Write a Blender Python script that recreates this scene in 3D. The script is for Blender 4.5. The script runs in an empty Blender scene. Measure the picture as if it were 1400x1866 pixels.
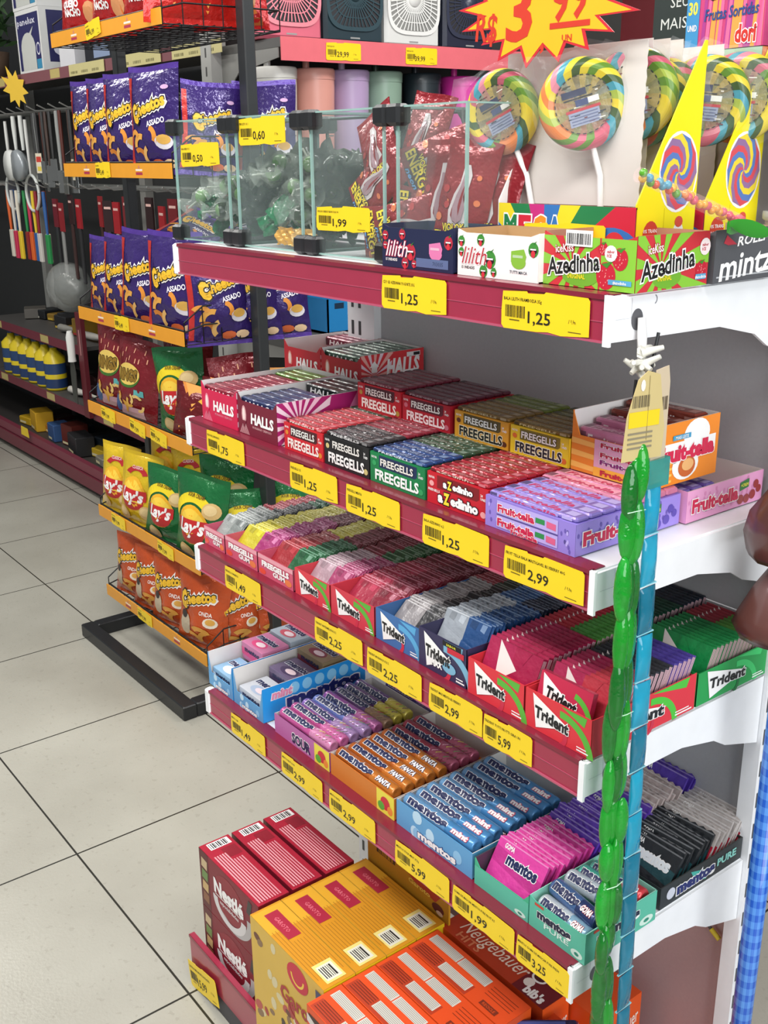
import bpy, math, random
from mathutils import Vector, Matrix, Euler
random.seed(7)
S = bpy.context.scene
COL = S.collection
PI = math.pi
# ------------------------------------------------------------------ camera
CAMLOC = Vector((1.62170128, -0.8233564, 1.57773181))
FPX = 1928.758
RT = Vector((0.61118062, 0.79141638, -0.01087969))
DN = Vector((0.24645106, -0.20335124, -0.94758121))
FW = Vector((-0.75214369, 0.57646196, -0.31932974))
cd = bpy.data.cameras.new('camera')
cam = bpy.data.objects.new('camera', cd)
COL.objects.link(cam)
cam.matrix_world = Matrix(((RT.x, -DN.x, -FW.x, CAMLOC.x), (RT.y, -DN.y, -FW.y, CAMLOC.y), (RT.z, -DN.z, -FW.z, CAMLOC.z), (0, 0, 0, 1)))
cd.sensor_fit = 'VERTICAL'
cd.sensor_height = 24.0
cd.sensor_width = 18.0
cd.lens = FPX * 24.0 / 1866.0
cd.clip_start = 0.02
S.camera = cam
# ------------------------------------------------------------------ light
S.view_settings.view_transform = 'Standard'
S.view_settings.look = 'None'
S.view_settings.gamma = 1.0
S.view_settings.use_curve_mapping = False
S.view_settings.exposure = 0.0
W = bpy.data.worlds.new('shop_air')
S.world = W
W.use_nodes = True
W.node_tree.nodes['Background'].inputs[0].default_value = (0.93, 0.96, 1.0, 1)
W.node_tree.nodes['Background'].inputs[1].default_value = 0.30

def area(name, loc, target, sx, sy, power, col):
    ld = bpy.data.lights.new(name, 'AREA')
    ld.shape = 'RECTANGLE'
    ld.size = sx
    ld.size_y = sy
    ld.energy = power
    ld.color = col
    o = bpy.data.objects.new(name, ld)
    COL.objects.link(o)
    o.location = loc
    d = Vector(target) - Vector(loc)
    o.rotation_euler = d.to_track_quat('-Z', 'Y').to_euler()
    return o
area('shopfront_daylight', (4.6, -0.9, 1.9), (0.6, 0.1, 0.8), 3.2, 2.6, 132, (0.93, 0.97, 1.0))
area('ceiling_lamp_aisle', (-0.3, -1.3, 3.0), (-0.3, -1.1, 0), 2.6, 0.35, 62, (1.0, 0.98, 0.94))
area('ceiling_lamp_mid', (-0.75, 0.1, 3.05), (-0.75, -0.1, 0), 1.3, 0.3, 22, (1.0, 0.99, 0.95))
area('ceiling_lamp_near', (1.6, -1.0, 3.0), (1.4, -0.7, 0), 2.2, 0.35, 45, (1.0, 0.98, 0.95))
area('ceiling_lamp_far', (-3.2, -0.2, 3.0), (-3.2, 0, 0), 2.2, 0.35, 42, (1.0, 0.97, 0.92))
area('ceiling_lamp_endcap', (0.2, 1.7, 3.1), (-0.6, 1.4, 1.2), 1.6, 0.4, 42, (1.0, 0.98, 0.95))

# ------------------------------------------------------------------ materials
def lin(h):
    h = h.lstrip('#')
    o = []
    for i in (0, 2, 4):
        c = int(h[i:i + 2], 16) / 255
        o.append(c / 12.92 if c <= 0.04045 else ((c + 0.055) / 1.055) ** 2.4)
    return o
_M = {}
def M(h, rough=0.45, metal=0.0, coat=0.0, bump=0.0, var=0.06, bscale=30.0, trans=0.0, alpha=1.0, emit=0.0, spec=0.5):
    k = (h, rough, metal, coat, bump, var, bscale, trans, alpha, emit, spec)
    if k in _M:
        return _M[k]
    m = bpy.data.materials.new('surface_' + h.lstrip('#'))
    m.use_nodes = True
    nt = m.node_tree
    b = nt.nodes['Principled BSDF']
    c = lin(h)
    b.inputs['Base Color'].default_value = (*c, 1)
    b.inputs['Roughness'].default_value = rough
    b.inputs['Metallic'].default_value = metal
    b.inputs['Coat Weight'].default_value = coat
    b.inputs['Coat Roughness'].default_value = 0.12
    b.inputs['Transmission Weight'].default_value = trans
    b.inputs['Alpha'].default_value = alpha
    b.inputs['Specular IOR Level'].default_value = spec
    tc = nt.nodes.new('ShaderNodeTexCoord')
    nz = nt.nodes.new('ShaderNodeTexNoise')
    nz.inputs['Scale'].default_value = bscale
    nz.inputs['Detail'].default_value = 3
    nt.links.new(tc.outputs['Object'], nz.inputs['Vector'])
    if var:
        mx = nt.nodes.new('ShaderNodeMix')
        mx.data_type = 'RGBA'
        mx.inputs[6].default_value = (*[x * (1 - var) for x in c], 1)
        mx.inputs[7].default_value = (*[min(1, x * (1 + var) + 0.004) for x in c], 1)
        nt.links.new(nz.outputs['Fac'], mx.inputs[0])
        nt.links.new(mx.outputs[2], b.inputs['Base Color'])
    if bump:
        bp = nt.nodes.new('ShaderNodeBump')
        bp.inputs['Strength'].default_value = bump
        bp.inputs['Distance'].default_value = 0.01
        nt.links.new(nz.outputs['Fac'], bp.inputs['Height'])
        nt.links.new(bp.outputs['Normal'], b.inputs['Normal'])
        if coat:
            nt.links.new(bp.outputs['Normal'], b.inputs['Coat Normal'])
    _M[k] = m
    return m
def P(h, r=0.42):                       # printed card / paper
    return M(h, r, 0, 0.0, 0, 0.04, 25)
def foil(h, r=0.3, b=0.5):              # crinkled wrapper
    return M(h, r, 0.25, 0.4, b, 0.12, 38)
def wrap(h, r=0.38, b=0.35):            # printed plastic film
    return M(h, r, 0.05, 0.15, b, 0.15, 45)
def plas(h, r=0.35):
    return M(h, r, 0, 0.15, 0, 0.04, 20)
def clear(h='f4fbfa', r=0.03, a=0.12):
    return M(h, r, 0, 0, 0, 0, 10, 0, a)
def film(h='ffffff', a=0.14):           # crinkly cellophane
    return M(h, 0.12, 0, 0.3, 0.9, 0, 26, 0, a)
WH = P('f6f4f2'); BK = P('17161a'); STEEL = M('b9bbb8', 0.25, 0.9)
# ------------------------------------------------------------------ mesh builder
class MB:
    def __init__(s):
        s.v = []; s.f = []; s.m = []; s.sm = []; s.mats = []; s.T = None; s.k = 0
    def lay(s, l):                      # every decal gets its own hair-thin layer
        s.k += 1
        return l + (s.k % 45) * 0.02
    def mi(s, mat):
        if mat not in s.mats:
            s.mats.append(mat)
        return s.mats.index(mat)
    def add(s, vs, fs, mat, smooth=False):
        n = len(s.v)
        if s.T is not None:
            vs = [s.T @ Vector(p) for p in vs]
        s.v.extend([tuple(p) for p in vs])
        k = s.mi(mat)
        for f in fs:
            s.f.append(tuple(i + n for i in f)); s.m.append(k); s.sm.append(smooth)
    def box(s, x0, x1, y0, y1, z0, z1, mat, bev=0.0, top=None):
        if bev > 0:
            return s.rbox(x0, x1, y0, y1, z0, z1, mat, bev)
        vs = [(x0, y0, z0), (x1, y0, z0), (x1, y1, z0), (x0, y1, z0), (x0, y0, z1), (x1, y0, z1), (x1, y1, z1), (x0, y1, z1)]
        fs = [(0, 3, 2, 1), (0, 1, 5, 4), (1, 2, 6, 5), (2, 3, 7, 6), (3, 0, 4, 7)]
        s.add(vs, fs, mat)
        s.add([vs[4], vs[5], vs[6], vs[7]], [(0, 1, 2, 3)], top or mat)
    def rbox(s, x0, x1, y0, y1, z0, z1, mat, b):
        # chamfered box: 3 rings
        vs = []; fs = []
        for (z, i) in ((z0, b), (z0 + b, 0), (z1 - b, 0), (z1, b)):
            r = [(x0 + i + b, y0 + i), (x1 - i - b, y0 + i), (x1 - i, y0 + i + b), (x1 - i, y1 - i - b), (x1 - i - b, y1 - i), (x0 + i + b, y1 - i), (x0 + i, y1 - i - b), (x0 + i, y0 + i + b)]
            vs += [(p[0], p[1], z) for p in r]
        for k in range(3):
            for j in range(8):
                a = k * 8 + j; c = k * 8 + (j + 1) % 8
                fs.append((a, c, c + 8, a + 8))
        fs.append(tuple(range(7, -1, -1))); fs.append(tuple(range(24, 32)))
        s.add(vs, fs, mat)
    def quad(s, a, b, c, d, mat):
        s.add([a, b, c, d], [(0, 1, 2, 3)], mat)
    def prism(s, pts, F, h, mat, side=None):
        n = len(pts)
        a = [F(p[0], p[1], 0) for p in pts]
        nn = (F(0, 0, 1) - F(0, 0, 0)).normalized() * h
        b = [q + nn for q in a]
        s.add(a + b, [tuple(range(n - 1, -1, -1)), tuple(range(n, 2 * n))], mat)
        s.add(a + b, [(i, (i + 1) % n, n + (i + 1) % n, n + i) for i in range(n)], side or mat)
    def tube(s, pts, r, mat, n=8, cap=True, smooth=True):
        pts = [Vector(p) for p in pts]
        rs = r if isinstance(r, (list, tuple)) else [r] * len(pts)
        vs = []; fs = []; u = None
        for i, p in enumerate(pts):
            d = (pts[min(i + 1, len(pts) - 1)] - pts[max(i - 1, 0)])
            if d.length < 1e-9:
                d = Vector((0, 0, 1))
            d.normalize()
            if u is None:
                u = d.orthogonal().normalized()
            else:
                u = (u - d * u.dot(d))
                u = u.normalized() if u.length > 1e-6 else d.orthogonal().normalized()
            w = d.cross(u)
            for k in range(n):
                a = 2 * PI * k / n
                vs.append(p + (u * math.cos(a) + w * math.sin(a)) * rs[i])
        for i in range(len(pts) - 1):
            for k in range(n):
                a = i * n + k; b = i * n + (k + 1) % n
                fs.append((a, b, b + n, a + n))
        s.add(vs, fs, mat, smooth)
        if cap:
            s.add(vs, [tuple(range(n - 1, -1, -1)), tuple(range(len(vs) - n, len(vs)))], mat)
    def lathe(s, prof, mat, n=24, O=(0, 0, 0), ax='z', smooth=True, matf=None, tw=0.0):
        vs = []; O = Vector(O)
        for ri, (r, z) in enumerate(prof):
            for k in range(n):
                a = 2 * PI * k / n + tw * ri
                x, y = r * math.cos(a), r * math.sin(a)
                vs.append(O + (Vector((x, y, z)) if ax == 'z' else Vector((z, x, y)) if ax == 'x' else Vector((y, z, x))))
        for i in range(len(prof) - 1):
            if matf:
                for k in range(n):
                    a = i * n + k; b = i * n + (k + 1) % n
                    s.add([vs[a], vs[b], vs[b + n], vs[a + n]], [(0, 1, 2, 3)], matf(i, k), smooth)
        if not matf:
            fs = []
            for i in range(len(prof) - 1):
                for k in range(n):
                    a = i * n + k; b = i * n + (k + 1) % n
                    fs.append((a, b, b + n, a + n))
            s.add(vs, fs, mat, smooth)
    def ell3(s, c, r, mat, n=12, m=8):
        vs = []; fs = []
        for i in range(m + 1):
            t = PI * i / m
            for k in range(n):
                a = 2 * PI * k / n
                vs.append((c[0] + r[0] * math.sin(t) * math.cos(a), c[1] + r[1] * math.sin(t) * math.sin(a), c[2] + r[2] * math.cos(t)))
        for i in range(m):
            for k in range(n):
                a = i * n + k; b = i * n + (k + 1) % n
                fs.append((a, a + n, b + n, b))
        s.add(vs, fs, mat, True)
    def build(s, name, parent=None):
        me = bpy.data.meshes.new(name)
        me.from_pydata(s.v, [], s.f)
        for m in s.mats:
            me.materials.append(m)
        me.polygons.foreach_set('material_index', s.m)
        me.polygons.foreach_set('use_smooth', s.sm)
        me.update()
        o = bpy.data.objects.new(name, me)
        COL.objects.link(o)
        if parent is not None:
            o.parent = parent
        return o
# ---- flat art on faces
EPS = 0.00022
def FR(o, u, v, eps=EPS):
    o = Vector(o); u = Vector(u).normalized(); v = Vector(v).normalized(); n = u.cross(v)
    return lambda x, y, l=0: o + u * x + v * y + n * (l * eps)
def front(x0, y, z0):                  # face looking to -Y
    return FR((x0, y, z0), (1, 0, 0), (0, 0, 1))
def right(x, y0, z0):                  # face looking to +X
    return FR((x, y0, z0), (0, 1, 0), (0, 0, 1))
def topf(x0, y0, z):                   # face looking up, text read from -Y
    return FR((x0, y0, z), (1, 0, 0), (0, 1, 0))
def pol(mb, F, pts, mat, l=1):
    l = mb.lay(l)
    mb.add([F(p[0], p[1], l) for p in pts], [tuple(range(len(pts)))], mat)
def rec(mb, F, x0, y0, x1, y1, mat, l=1):
    pol(mb, F, [(x0, y0), (x1, y0), (x1, y1), (x0, y1)], mat, l)
def ell(mb, F, cx, cy, rx, ry, mat, l=1, n=20, rot=0.0):
    l = mb.lay(l)
    ca, sa = math.cos(rot), math.sin(rot)
    pts = [(cx, cy)]; fs = []
    rings = (0.5, 1.0)
    for q in rings:
        for k in range(n):
            a = 2 * PI * k / n
            x, y = rx * q * math.cos(a), ry * q * math.sin(a)
            pts.append((cx + x * ca - y * sa, cy + x * sa + y * ca))
    for k in range(n):
        b = (k + 1) % n
        fs.append((0, 1 + k, 1 + b)); fs.append((1 + k, 1 + n + k, 1 + n + b, 1 + b))
    mb.add([F(p[0], p[1], l) for p in pts], fs, mat)
def arc(mb, F, cx, cy, r0, r1, a0, a1, mat, l=1, n=14, sy=1.0):
    vs = []; fs = []; l = mb.lay(l)
    for i in range(n + 1):
        a = a0 + (a1 - a0) * i / n
        for r in (r0, r1):
            vs.append(F(cx + r * math.cos(a), cy + r * math.sin(a) * sy, l))
    for i in range(n):
        fs.append((2 * i, 2 * i + 1, 2 * i + 3, 2 * i + 2))
    mb.add(vs, fs, mat)
_G = {}
def glyphs(t, bold, shear, res=2):
    k = (t, round(bold, 4), shear, res)
    if k in _G:
        return _G[k]
    cu = bpy.data.curves.new('t', 'FONT')
    cu.body = t; cu.size = 1.0; cu.offset = bold; cu.shear = shear; cu.resolution_u = res; cu.fill_mode = 'FRONT'
    ob = bpy.data.objects.new('t', cu)
    me = bpy.data.meshes.new_from_object(ob)
    fs = [tuple(p.vertices) for p in me.polygons]
    par = list(range(len(me.vertices)))
    def root(i):
        while par[i] != i:
            par[i] = par[par[i]]; i = par[i]
        return i
    for f in fs:
        for q in f[1:]: par[root(q)] = root(f[0])
    ids = {}
    vs = [(v.co.x, v.co.y, (ids.setdefault(root(v.index), len(ids)) % 4) * 0.04) for v in me.vertices]
    bpy.data.objects.remove(ob); bpy.data.meshes.remove(me); bpy.data.curves.remove(cu)
    xs = [v[0] for v in vs] or [0, 1]
    _G[k] = (vs, fs, min(xs), max(xs))
    return _G[k]
def txt(mb, F, t, cx, cy, h, mat, l=2, w=None, bold=0.02, shear=0.0, rot=0.0, out=None, ow=0.035, out2=None, res=2):
    vs, fs, a, b = glyphs(t, bold, shear, res)
    sy = h / 0.73
    sx = sy if w is None else w / max(1e-6, (b - a))
    ca, sa = math.cos(rot), math.sin(rot)
    def put(VS, FS, m, L):
        pts = []; L = mb.lay(L)
        for (x, y, o) in VS:
            X = (x - (a + b) / 2) * sx; Y = (y - 0.365) * sy
            pts.append(F(cx + X * ca - Y * sa, cy + X * sa + Y * ca, L + o))
        mb.add(pts, FS, m)
    if out2:
        g = glyphs(t, bold + 2.1 * ow, shear, 1); put(g[0], g[1], out2, l - 2 if l > 2 else l - 1)
    if out:
        g = glyphs(t, bold + ow, shear, res); put(g[0], g[1], out, l - 1)
    put(vs, fs, mat, l)
def bars(mb, F, x0, y0, w, h, l=2, mat=None, n=22, seed=1):
    r = random.Random(seed); x = x0; d = w / n
    while x < x0 + w - d * 0.3:
        q = d * r.choice((0.35, 0.5, 0.9, 0.6))
        rec(mb, F, x, y0, x + q, y0 + h, mat or BK, l)
        x += q + d * r.choice((0.3, 0.45, 0.7))
def rays(mb, F, w, h, cx, cy, mats, n=12, l=1, a0=0.0):
    # sun-ray sectors clipped to the rectangle w x h
    def hit(a):
        dx, dy = math.cos(a), math.sin(a); t = 9
        if dx > 1e-9: t = min(t, (w - cx) / dx)
        if dx < -1e-9: t = min(t, -cx / dx)
        if dy > 1e-9: t = min(t, (h - cy) / dy)
        if dy < -1e-9: t = min(t, -cy / dy)
        return (cx + dx * t, cy + dy * t), t
    cor = [math.atan2(y - cy, x - cx) % (2 * PI) for x, y in ((0, 0), (w, 0), (w, h), (0, h))]
    for i in range(n):
        if mats[i % len(mats)] is None:
            continue
        A = a0 + 2 * PI * i / n; B = a0 + 2 * PI * (i + 1) / n
        mids = sorted([c + k * 2 * PI for c in cor for k in (-1, 0, 1, 2) if A < c + k * 2 * PI < B])
        pts = [(cx, cy)] + [hit(a)[0] for a in [A] + mids + [B]]
        pol(mb, F, pts, mats[i % len(mats)], l)
# ------------------------------------------------------------------ object helpers
def thing(name, label, cat, loc=(0, 0, 0), rot=(0, 0, 0), group=None):
    o = bpy.data.objects.new(name, None)
    COL.objects.link(o)
    o.empty_display_size = 0.05
    o.location = loc; o.rotation_euler = rot
    o['label'] = label; o['category'] = cat
    if group: o['group'] = group
    return o
def solo(name, mb, label, cat, loc=(0, 0, 0), rot=(0, 0, 0), group=None, kind=None):
    o = mb.build(name)
    o.location = loc; o.rotation_euler = rot
    o['label'] = label; o['category'] = cat
    if group: o['group'] = group
    if kind: o['kind'] = kind
    return o
def struct(name, mb):
    o = mb.build(name); o['kind'] = 'structure'
    return o
def dup(root, loc=None, rot=None, label=None, group=None):
    r = root.copy(); COL.objects.link(r)
    if loc is not None: r.location = loc
    if rot is not None: r.rotation_euler = rot
    if label: r['label'] = label
    if group: r['group'] = group
    for ch in list(root.children):
        c = ch.copy(); COL.objects.link(c); c.parent = r
        for g in list(ch.children):
            d = g.copy(); COL.objects.link(d); d.parent = c
    return r
# ================================================================== setting
Z1, Z2, Z3, Z4 = 1.4436, 1.1515, 0.9167, 0.6253
ZS = {1: Z1, 2: Z2, 3: Z3, 4: Z4}
GW = 0.92
def floor_mat():
    m = bpy.data.materials.new('ceramic_floor_tiles'); m.use_nodes = True
    nt = m.node_tree; b = nt.nodes['Principled BSDF']
    tc = nt.nodes.new('ShaderNodeTexCoord'); sp = nt.nodes.new('ShaderNodeSeparateXYZ')
    nt.links.new(tc.outputs['Object'], sp.inputs[0])
    def mth(op, a, bb=None):
        n = nt.nodes.new('ShaderNodeMath'); n.operation = op
        for i, q in enumerate((a, bb)):
            if q is None: continue
            if isinstance(q, (int, float)): n.inputs[i].default_value = q
            else: nt.links.new(q, n.inputs[i])
        return n.outputs[0]
    T = 0.569
    def line(sock, off):
        f = mth('FRACT', mth('DIVIDE', mth('SUBTRACT', sock, off), T))
        d = mth('MINIMUM', f, mth('SUBTRACT', 1.0, f))
        return mth('LESS_THAN', d, 0.0042)
    g = mth('MAXIMUM', line(sp.outputs[0], -0.5328), line(sp.outputs[1], -0.1109))
    n1 = nt.nodes.new('ShaderNodeTexNoise'); n1.inputs['Scale'].default_value = 2.2; n1.inputs['Detail'].default_value = 6
    n2 = nt.nodes.new('ShaderNodeTexNoise'); n2.inputs['Scale'].default_value = 60; n2.inputs['Detail'].default_value = 4
    nt.links.new(tc.outputs['Object'], n1.inputs['Vector']); nt.links.new(tc.outputs['Object'], n2.inputs['Vector'])
    r1 = nt.nodes.new('ShaderNodeValToRGB')
    r1.color_ramp.elements[0].position = 0.3; r1.color_ramp.elements[0].color = (*lin('9b988d'), 1)
    r1.color_ramp.elements[1].position = 0.7; r1.color_ramp.elements[1].color = (*lin('aeaca1'), 1)
    nt.links.new(n1.outputs['Fac'], r1.inputs[0])
    sp2 = mth('MULTIPLY', mth('LESS_THAN', n2.outputs['Fac'], 0.36), 0.22)
    mx0 = nt.nodes.new('ShaderNodeMix'); mx0.data_type = 'RGBA'; mx0.inputs[7].default_value = (*lin('7d776b'), 1)
    nt.links.new(sp2, mx0.inputs[0]); nt.links.new(r1.outputs[0], mx0.inputs[6])
    mx = nt.nodes.new('ShaderNodeMix'); mx.data_type = 'RGBA'; mx.inputs[7].default_value = (*lin('26251f'), 1)
    nt.links.new(g, mx.inputs[0]); nt.links.new(mx0.outputs[2], mx.inputs[6])
    nt.links.new(mx.outputs[2], b.inputs['Base Color'])
    b.inputs['Roughness'].default_value = 0.3
    n3 = nt.nodes.new('ShaderNodeTexNoise'); n3.inputs['Scale'].default_value = 140
    nt.links.new(tc.outputs['Object'], n3.inputs['Vector'])
    bp = nt.nodes.new('ShaderNodeBump'); bp.inputs['Strength'].default_value = 0.12; bp.inputs['Distance'].default_value = 0.004
    nt.links.new(n3.outputs['Fac'], bp.inputs['Height']); nt.links.new(bp.outputs[0], b.inputs['Normal'])
    return m
mb = MB(); mb.box(-9, 4, -3.2, 5, -0.05, 0, floor_mat()); struct('floor', mb)
mb = MB(); mb.box(-9, 4, 5, 5.08, 0, 3.3, M('6d6a66', .8)); struct('wall_back', mb)
mb = MB(); mb.box(-9.08, -9, -3.2, 5.08, 0, 3.3, M('59605a', .8)); struct('wall_left', mb)
o = bpy.data.objects
# ================================================================== main shelving
WHITE = M('f1f2f4', .35, 0, .2); GREYP = M('9a9a9c', .5, 0, 0, .05, .05, 300); BURG = M('7d1730', .33, 0, .25); BURG2 = M('9c2542', .3, 0, .5)
BLACKM = M('15171a', .4); DARKM = M('34383c', .45)
fr = thing('shelving_frame', 'white slotted frame and grey back panel of the candy shelving', 'shelving', (0, 0, 0))
for x0, x1 in ((-0.012, 0.07), (0.905, 0.93)):
    mb = MB(); mb.box(x0, x1, 0.348, 0.376, 0, 1.50, WHITE)
    n = 0
    for zz in [0.06 + 0.05 * i for i in range(28)]:
        if x0 < 0.5:
            rec(mb, front(0, 0.348, 0), x0 + 0.012, zz, x0 + 0.02, zz + 0.026, P('3a3a3c'), 1)
            rec(mb, front(0, 0.348, 0), x0 + 0.034, zz, x0 + 0.042, zz + 0.026, P('3a3a3c'), 1)
        else:
            rec(mb, right(0.93, 0, 0), 0.352, zz, 0.365, zz + 0.024, P('44464a'), 1)
    mb.build('upright', fr)
for z0, z1, c in ((0.11, 0.56, 'bf9fa0'), (0.565, 0.98, 'b6b7ba'), (0.985, 1.49, 'b8b8ba')):
    mb = MB(); mb.box(0.07, 0.905, 0.364, 0.374, z0, z1, M(c, .55, 0, 0, .04, .05, 200)); mb.build('back_panel', fr)
mb = MB()
mb.box(0.014, 0.92, -0.078, 0.37, 0.0, 0.07, M('4a4a4e', .5)); mb.build('base', fr)
mb = MB(); mb.box(0.012, 0.924, -0.088, -0.078, 0.045, 0.118, BURG2); mb.box(0.012, 0.924, -0.086, -0.078, 0.0, 0.045, M('3c3a40', .5))
mb.box(0.012, 0.924, -0.09, -0.088, 0.112, 0.118, BURG); mb.build('base_rail', fr)
t = thing('cable_end', 'thin grey cable with a yellow tip against the lower back panel', 'cable', (.86, .35, .47))
mb = MB(); mb.tube([(-.05, .01, .045), (.0, .008, .012), (.02, .006, 0)], .0025, M('5a5456', .5), 6); mb.build('wire', t)
mb = MB(); mb.tube([(.02, .006, 0), (.036, .005, -.008)], .004, plas('e0c83a', .4), 8); mb.build('tip', t)
def bracket_mb(x, t=0.004, deep=0.347):
    mb = MB()
    prof = [(-0.002, -0.046), (0.19 * deep / .37, -0.048), (0.262 * deep / .37, -0.063), (0.29 * deep / .37, -0.079), (deep, -0.103), (deep, -0.002), (-0.002, -0.002)]
    mb.prism(prof, right(x - t, 0, 0), t, WHITE)
    return mb
def shelf(k, names, label):
    z = ZS[k]
    t = thing('shelf', label, 'shelf', (0, 0, z))
    mb = MB(); mb.box(0, GW, 0.002, 0.346, -0.022, -0.0005, WHITE)
    mb.box(0, GW, 0.002, 0.006, -0.035, -0.022, WHITE)
    F = right(GW, 0, 0)
    rec(mb, F, 0.035, -0.0245, 0.34, -0.022, P('b9bcc2'), 2)
    mb.build('tray', t)
    for xx in (0.004, GW + 0.004):
        b = bracket_mb(xx)
        if xx > 0.5:
            FF = right(xx, 0, 0)
            ell(b, FF, 0.037, -0.026, 0.009, 0.011, P('5a5a5e'), 2)
            arc(b, FF, 0.062, -0.008, 0.004, 0.0052, -1.2, 1.2, P('8a8c92'), 2, 8)
            rec(b, FF, 0.004, -0.024, 0.028, -0.0235, P('c4c6cc'), 2); rec(b, FF, 0.0275, -0.024, 0.028, -0.004, P('c4c6cc'), 2)
        b.build('bracket', t)
    mb = MB()
    mb.box(0.004, GW - 0.004, -0.0035, 0.002, -0.047, 0.0, BURG2)
    mb.box(0.004, GW - 0.004, -0.0055, 0.002, -0.0035, 0.0015, BURG)
    mb.box(0.004, GW - 0.004, -0.0055, -0.0035, -0.047, -0.0445, M('b4506a', .2, 0, .6))
    mb.box(0.004, GW - 0.004, -0.0042, -0.0035, -0.0262, -0.0252, M('b04560', .2, 0, .6))
    mb.box(0.002, GW - 0.002, 0.002, 0.018, 0.0, 0.0012, BURG); mb.build('price_rail', t)
    mb = MB(); mb.box(-0.012, 0.006, -0.006, 0.012, -0.05, 0.001, WHITE, .003); mb.build('end_cap', t)
    mb = MB(); mb.box(GW - 0.003, GW + 0.0052, -0.006, -0.0022, -0.05, 0.001, WHITE); mb.build('end_cap', t)
shelf(1, 0, 'top white shelf with burgundy price rail holding display cases and lollipops')
shelf(2, 0, 'second white shelf from the top holding candy stick boxes')
shelf(3, 0, 'third white shelf from the top holding rows of gum packs')
shelf(4, 0, 'lowest white shelf with burgundy rail holding candy rolls and mint boxes')
# ------------------------------------------------------------------ price tags
YEL = P('f2cf1d', .35); INK = P('23200f'); YINK = P('6b5a12')
def tag_mb(w, h, head, price, seed=0, qr=False):
    r = random.Random(seed); mb = MB(); F = front(0, 0, 0)
    pts = [(0, 0.004), (0.0, h * .45), (0.002, h - 0.003), (w * .3, h - .001), (w * .31, h - .003), (w * .5, h - .002), (w * .52, h), (w - .003, h - .001), (w, h * .9), (w, .003), (w * .7, 0), (w * .55, .002), (w * .42, 0.0005), (.004, .0)]
    mb.prism(pts, FR((0, 0.0006, 0), (1, 0, 0), (0, 0, 1)), 0.0006, YEL)
    ch = h * .085
    txt(mb, F, head, w * .03 + min(w * .9, len(head) * ch * .62) / 2, h * .76, ch, INK, 1, w=min(w * .9, len(head) * ch * .62), bold=.01, res=1)
    bars(mb, F, w * .05, h * .3, w * .24, h * .3, 1, INK, 20, seed)
    rec(mb, F, w * .1, h * .22, w * .22, h * .25, YINK, 1)
    txt(mb, F, price, w * .45, h * .36, h * .3, INK, 1, w=w * .065 * len(price), bold=.012)
    txt(mb, F, '/ Un', w * .82, h * .38, h * .1, INK, 1, bold=0, res=1)
    rec(mb, F, w * .78, h * .12, w * .92, h * .14, YINK, 1)
    return mb
def price_tag(x0, z0, w, h, head, price, label, y=-0.0062, rot=0.0, rz=0.0, seed=0, group=None):
    return solo('price_tag', tag_mb(w, h, head, price, seed), label, 'price tag', (x0, y, z0), (0, rot, rz), group)
TAGS = {1: [(.556, .123, 'CDY GD AZEDINHA YOGURTE 35G', '1,25'), (.772, .127, 'BALA LILITH FRAMBOESA 35g', '1,25')],
        2: [(.066, .123, 'BALA HALLS MORANGO', '1,75'), (.324, .123, 'FREEGELLS 1X', '1,25'), (.468, .121, 'FREEGELLS MENTA', '1,25'), (.636, .124, 'BALA AZEDINHO 6,2', '1,25'), (.786, .125, 'FRUIT TELLA BALA MASTIGAVEL BLUEBERRY 40G', '2,99')],
        3: [(.10, .118, 'FREEGELLS GUM MENTA', '1,49'), (.377, .123, 'TRIDENT WATERMELON R X 5', '2,25'), (.511, .123, 'TRIDENT MORANGO R X 5', '2,25'), (.65, .105, 'TRIDENT MAX MENTA BLUEBERRY', '2,99'), (.757, .086, 'TRIDENT TUTTI FRUTTI GIRA UN', '5,99')],
        4: [(.088, .118, 'MENTOS GUM', '1,49'), (.259, .123, 'MENTOS FRUIT SOUR', '2,99'), (.402, .122, 'MENTOS FANTA', '2,99'), (.573, .122, 'MENTOS STICK MINT 37,5g', '5,99'), (.702, .122, 'GOMA DE MASCAR MENTOS PURE FRUIT 8,5', '1,99'), (.828, .092, 'MENTOS GOMA DE MASCAR PURE FRESH', '3,25')]}
SH = {1: 'top', 2: 'second', 3: 'third', 4: 'lowest'}
ORD = ['leftmost', 'second from left', 'third from left', 'fourth from left', 'fifth from left', 'sixth from left']
for k, L in TAGS.items():
    for i, (x0, w, hd, pr) in enumerate(L):
        price_tag(x0, ZS[k] - 0.047, w, 0.043, hd, pr, 'yellow price tag reading %s, %s on the %s shelf rail' % (pr, ORD[i], SH[k]), rot=random.uniform(-.012, .012), seed=k * 10 + i, group='price tags on the shelf rails')
price_tag(0.016, -0.002, .118, .062, 'CAIXA BOMBOM ESPECIALIDADES', '15,99', 'yellow price tag reading 15,99 stuck on the base rail', y=-.094, rot=-.2, seed=77)
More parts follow.
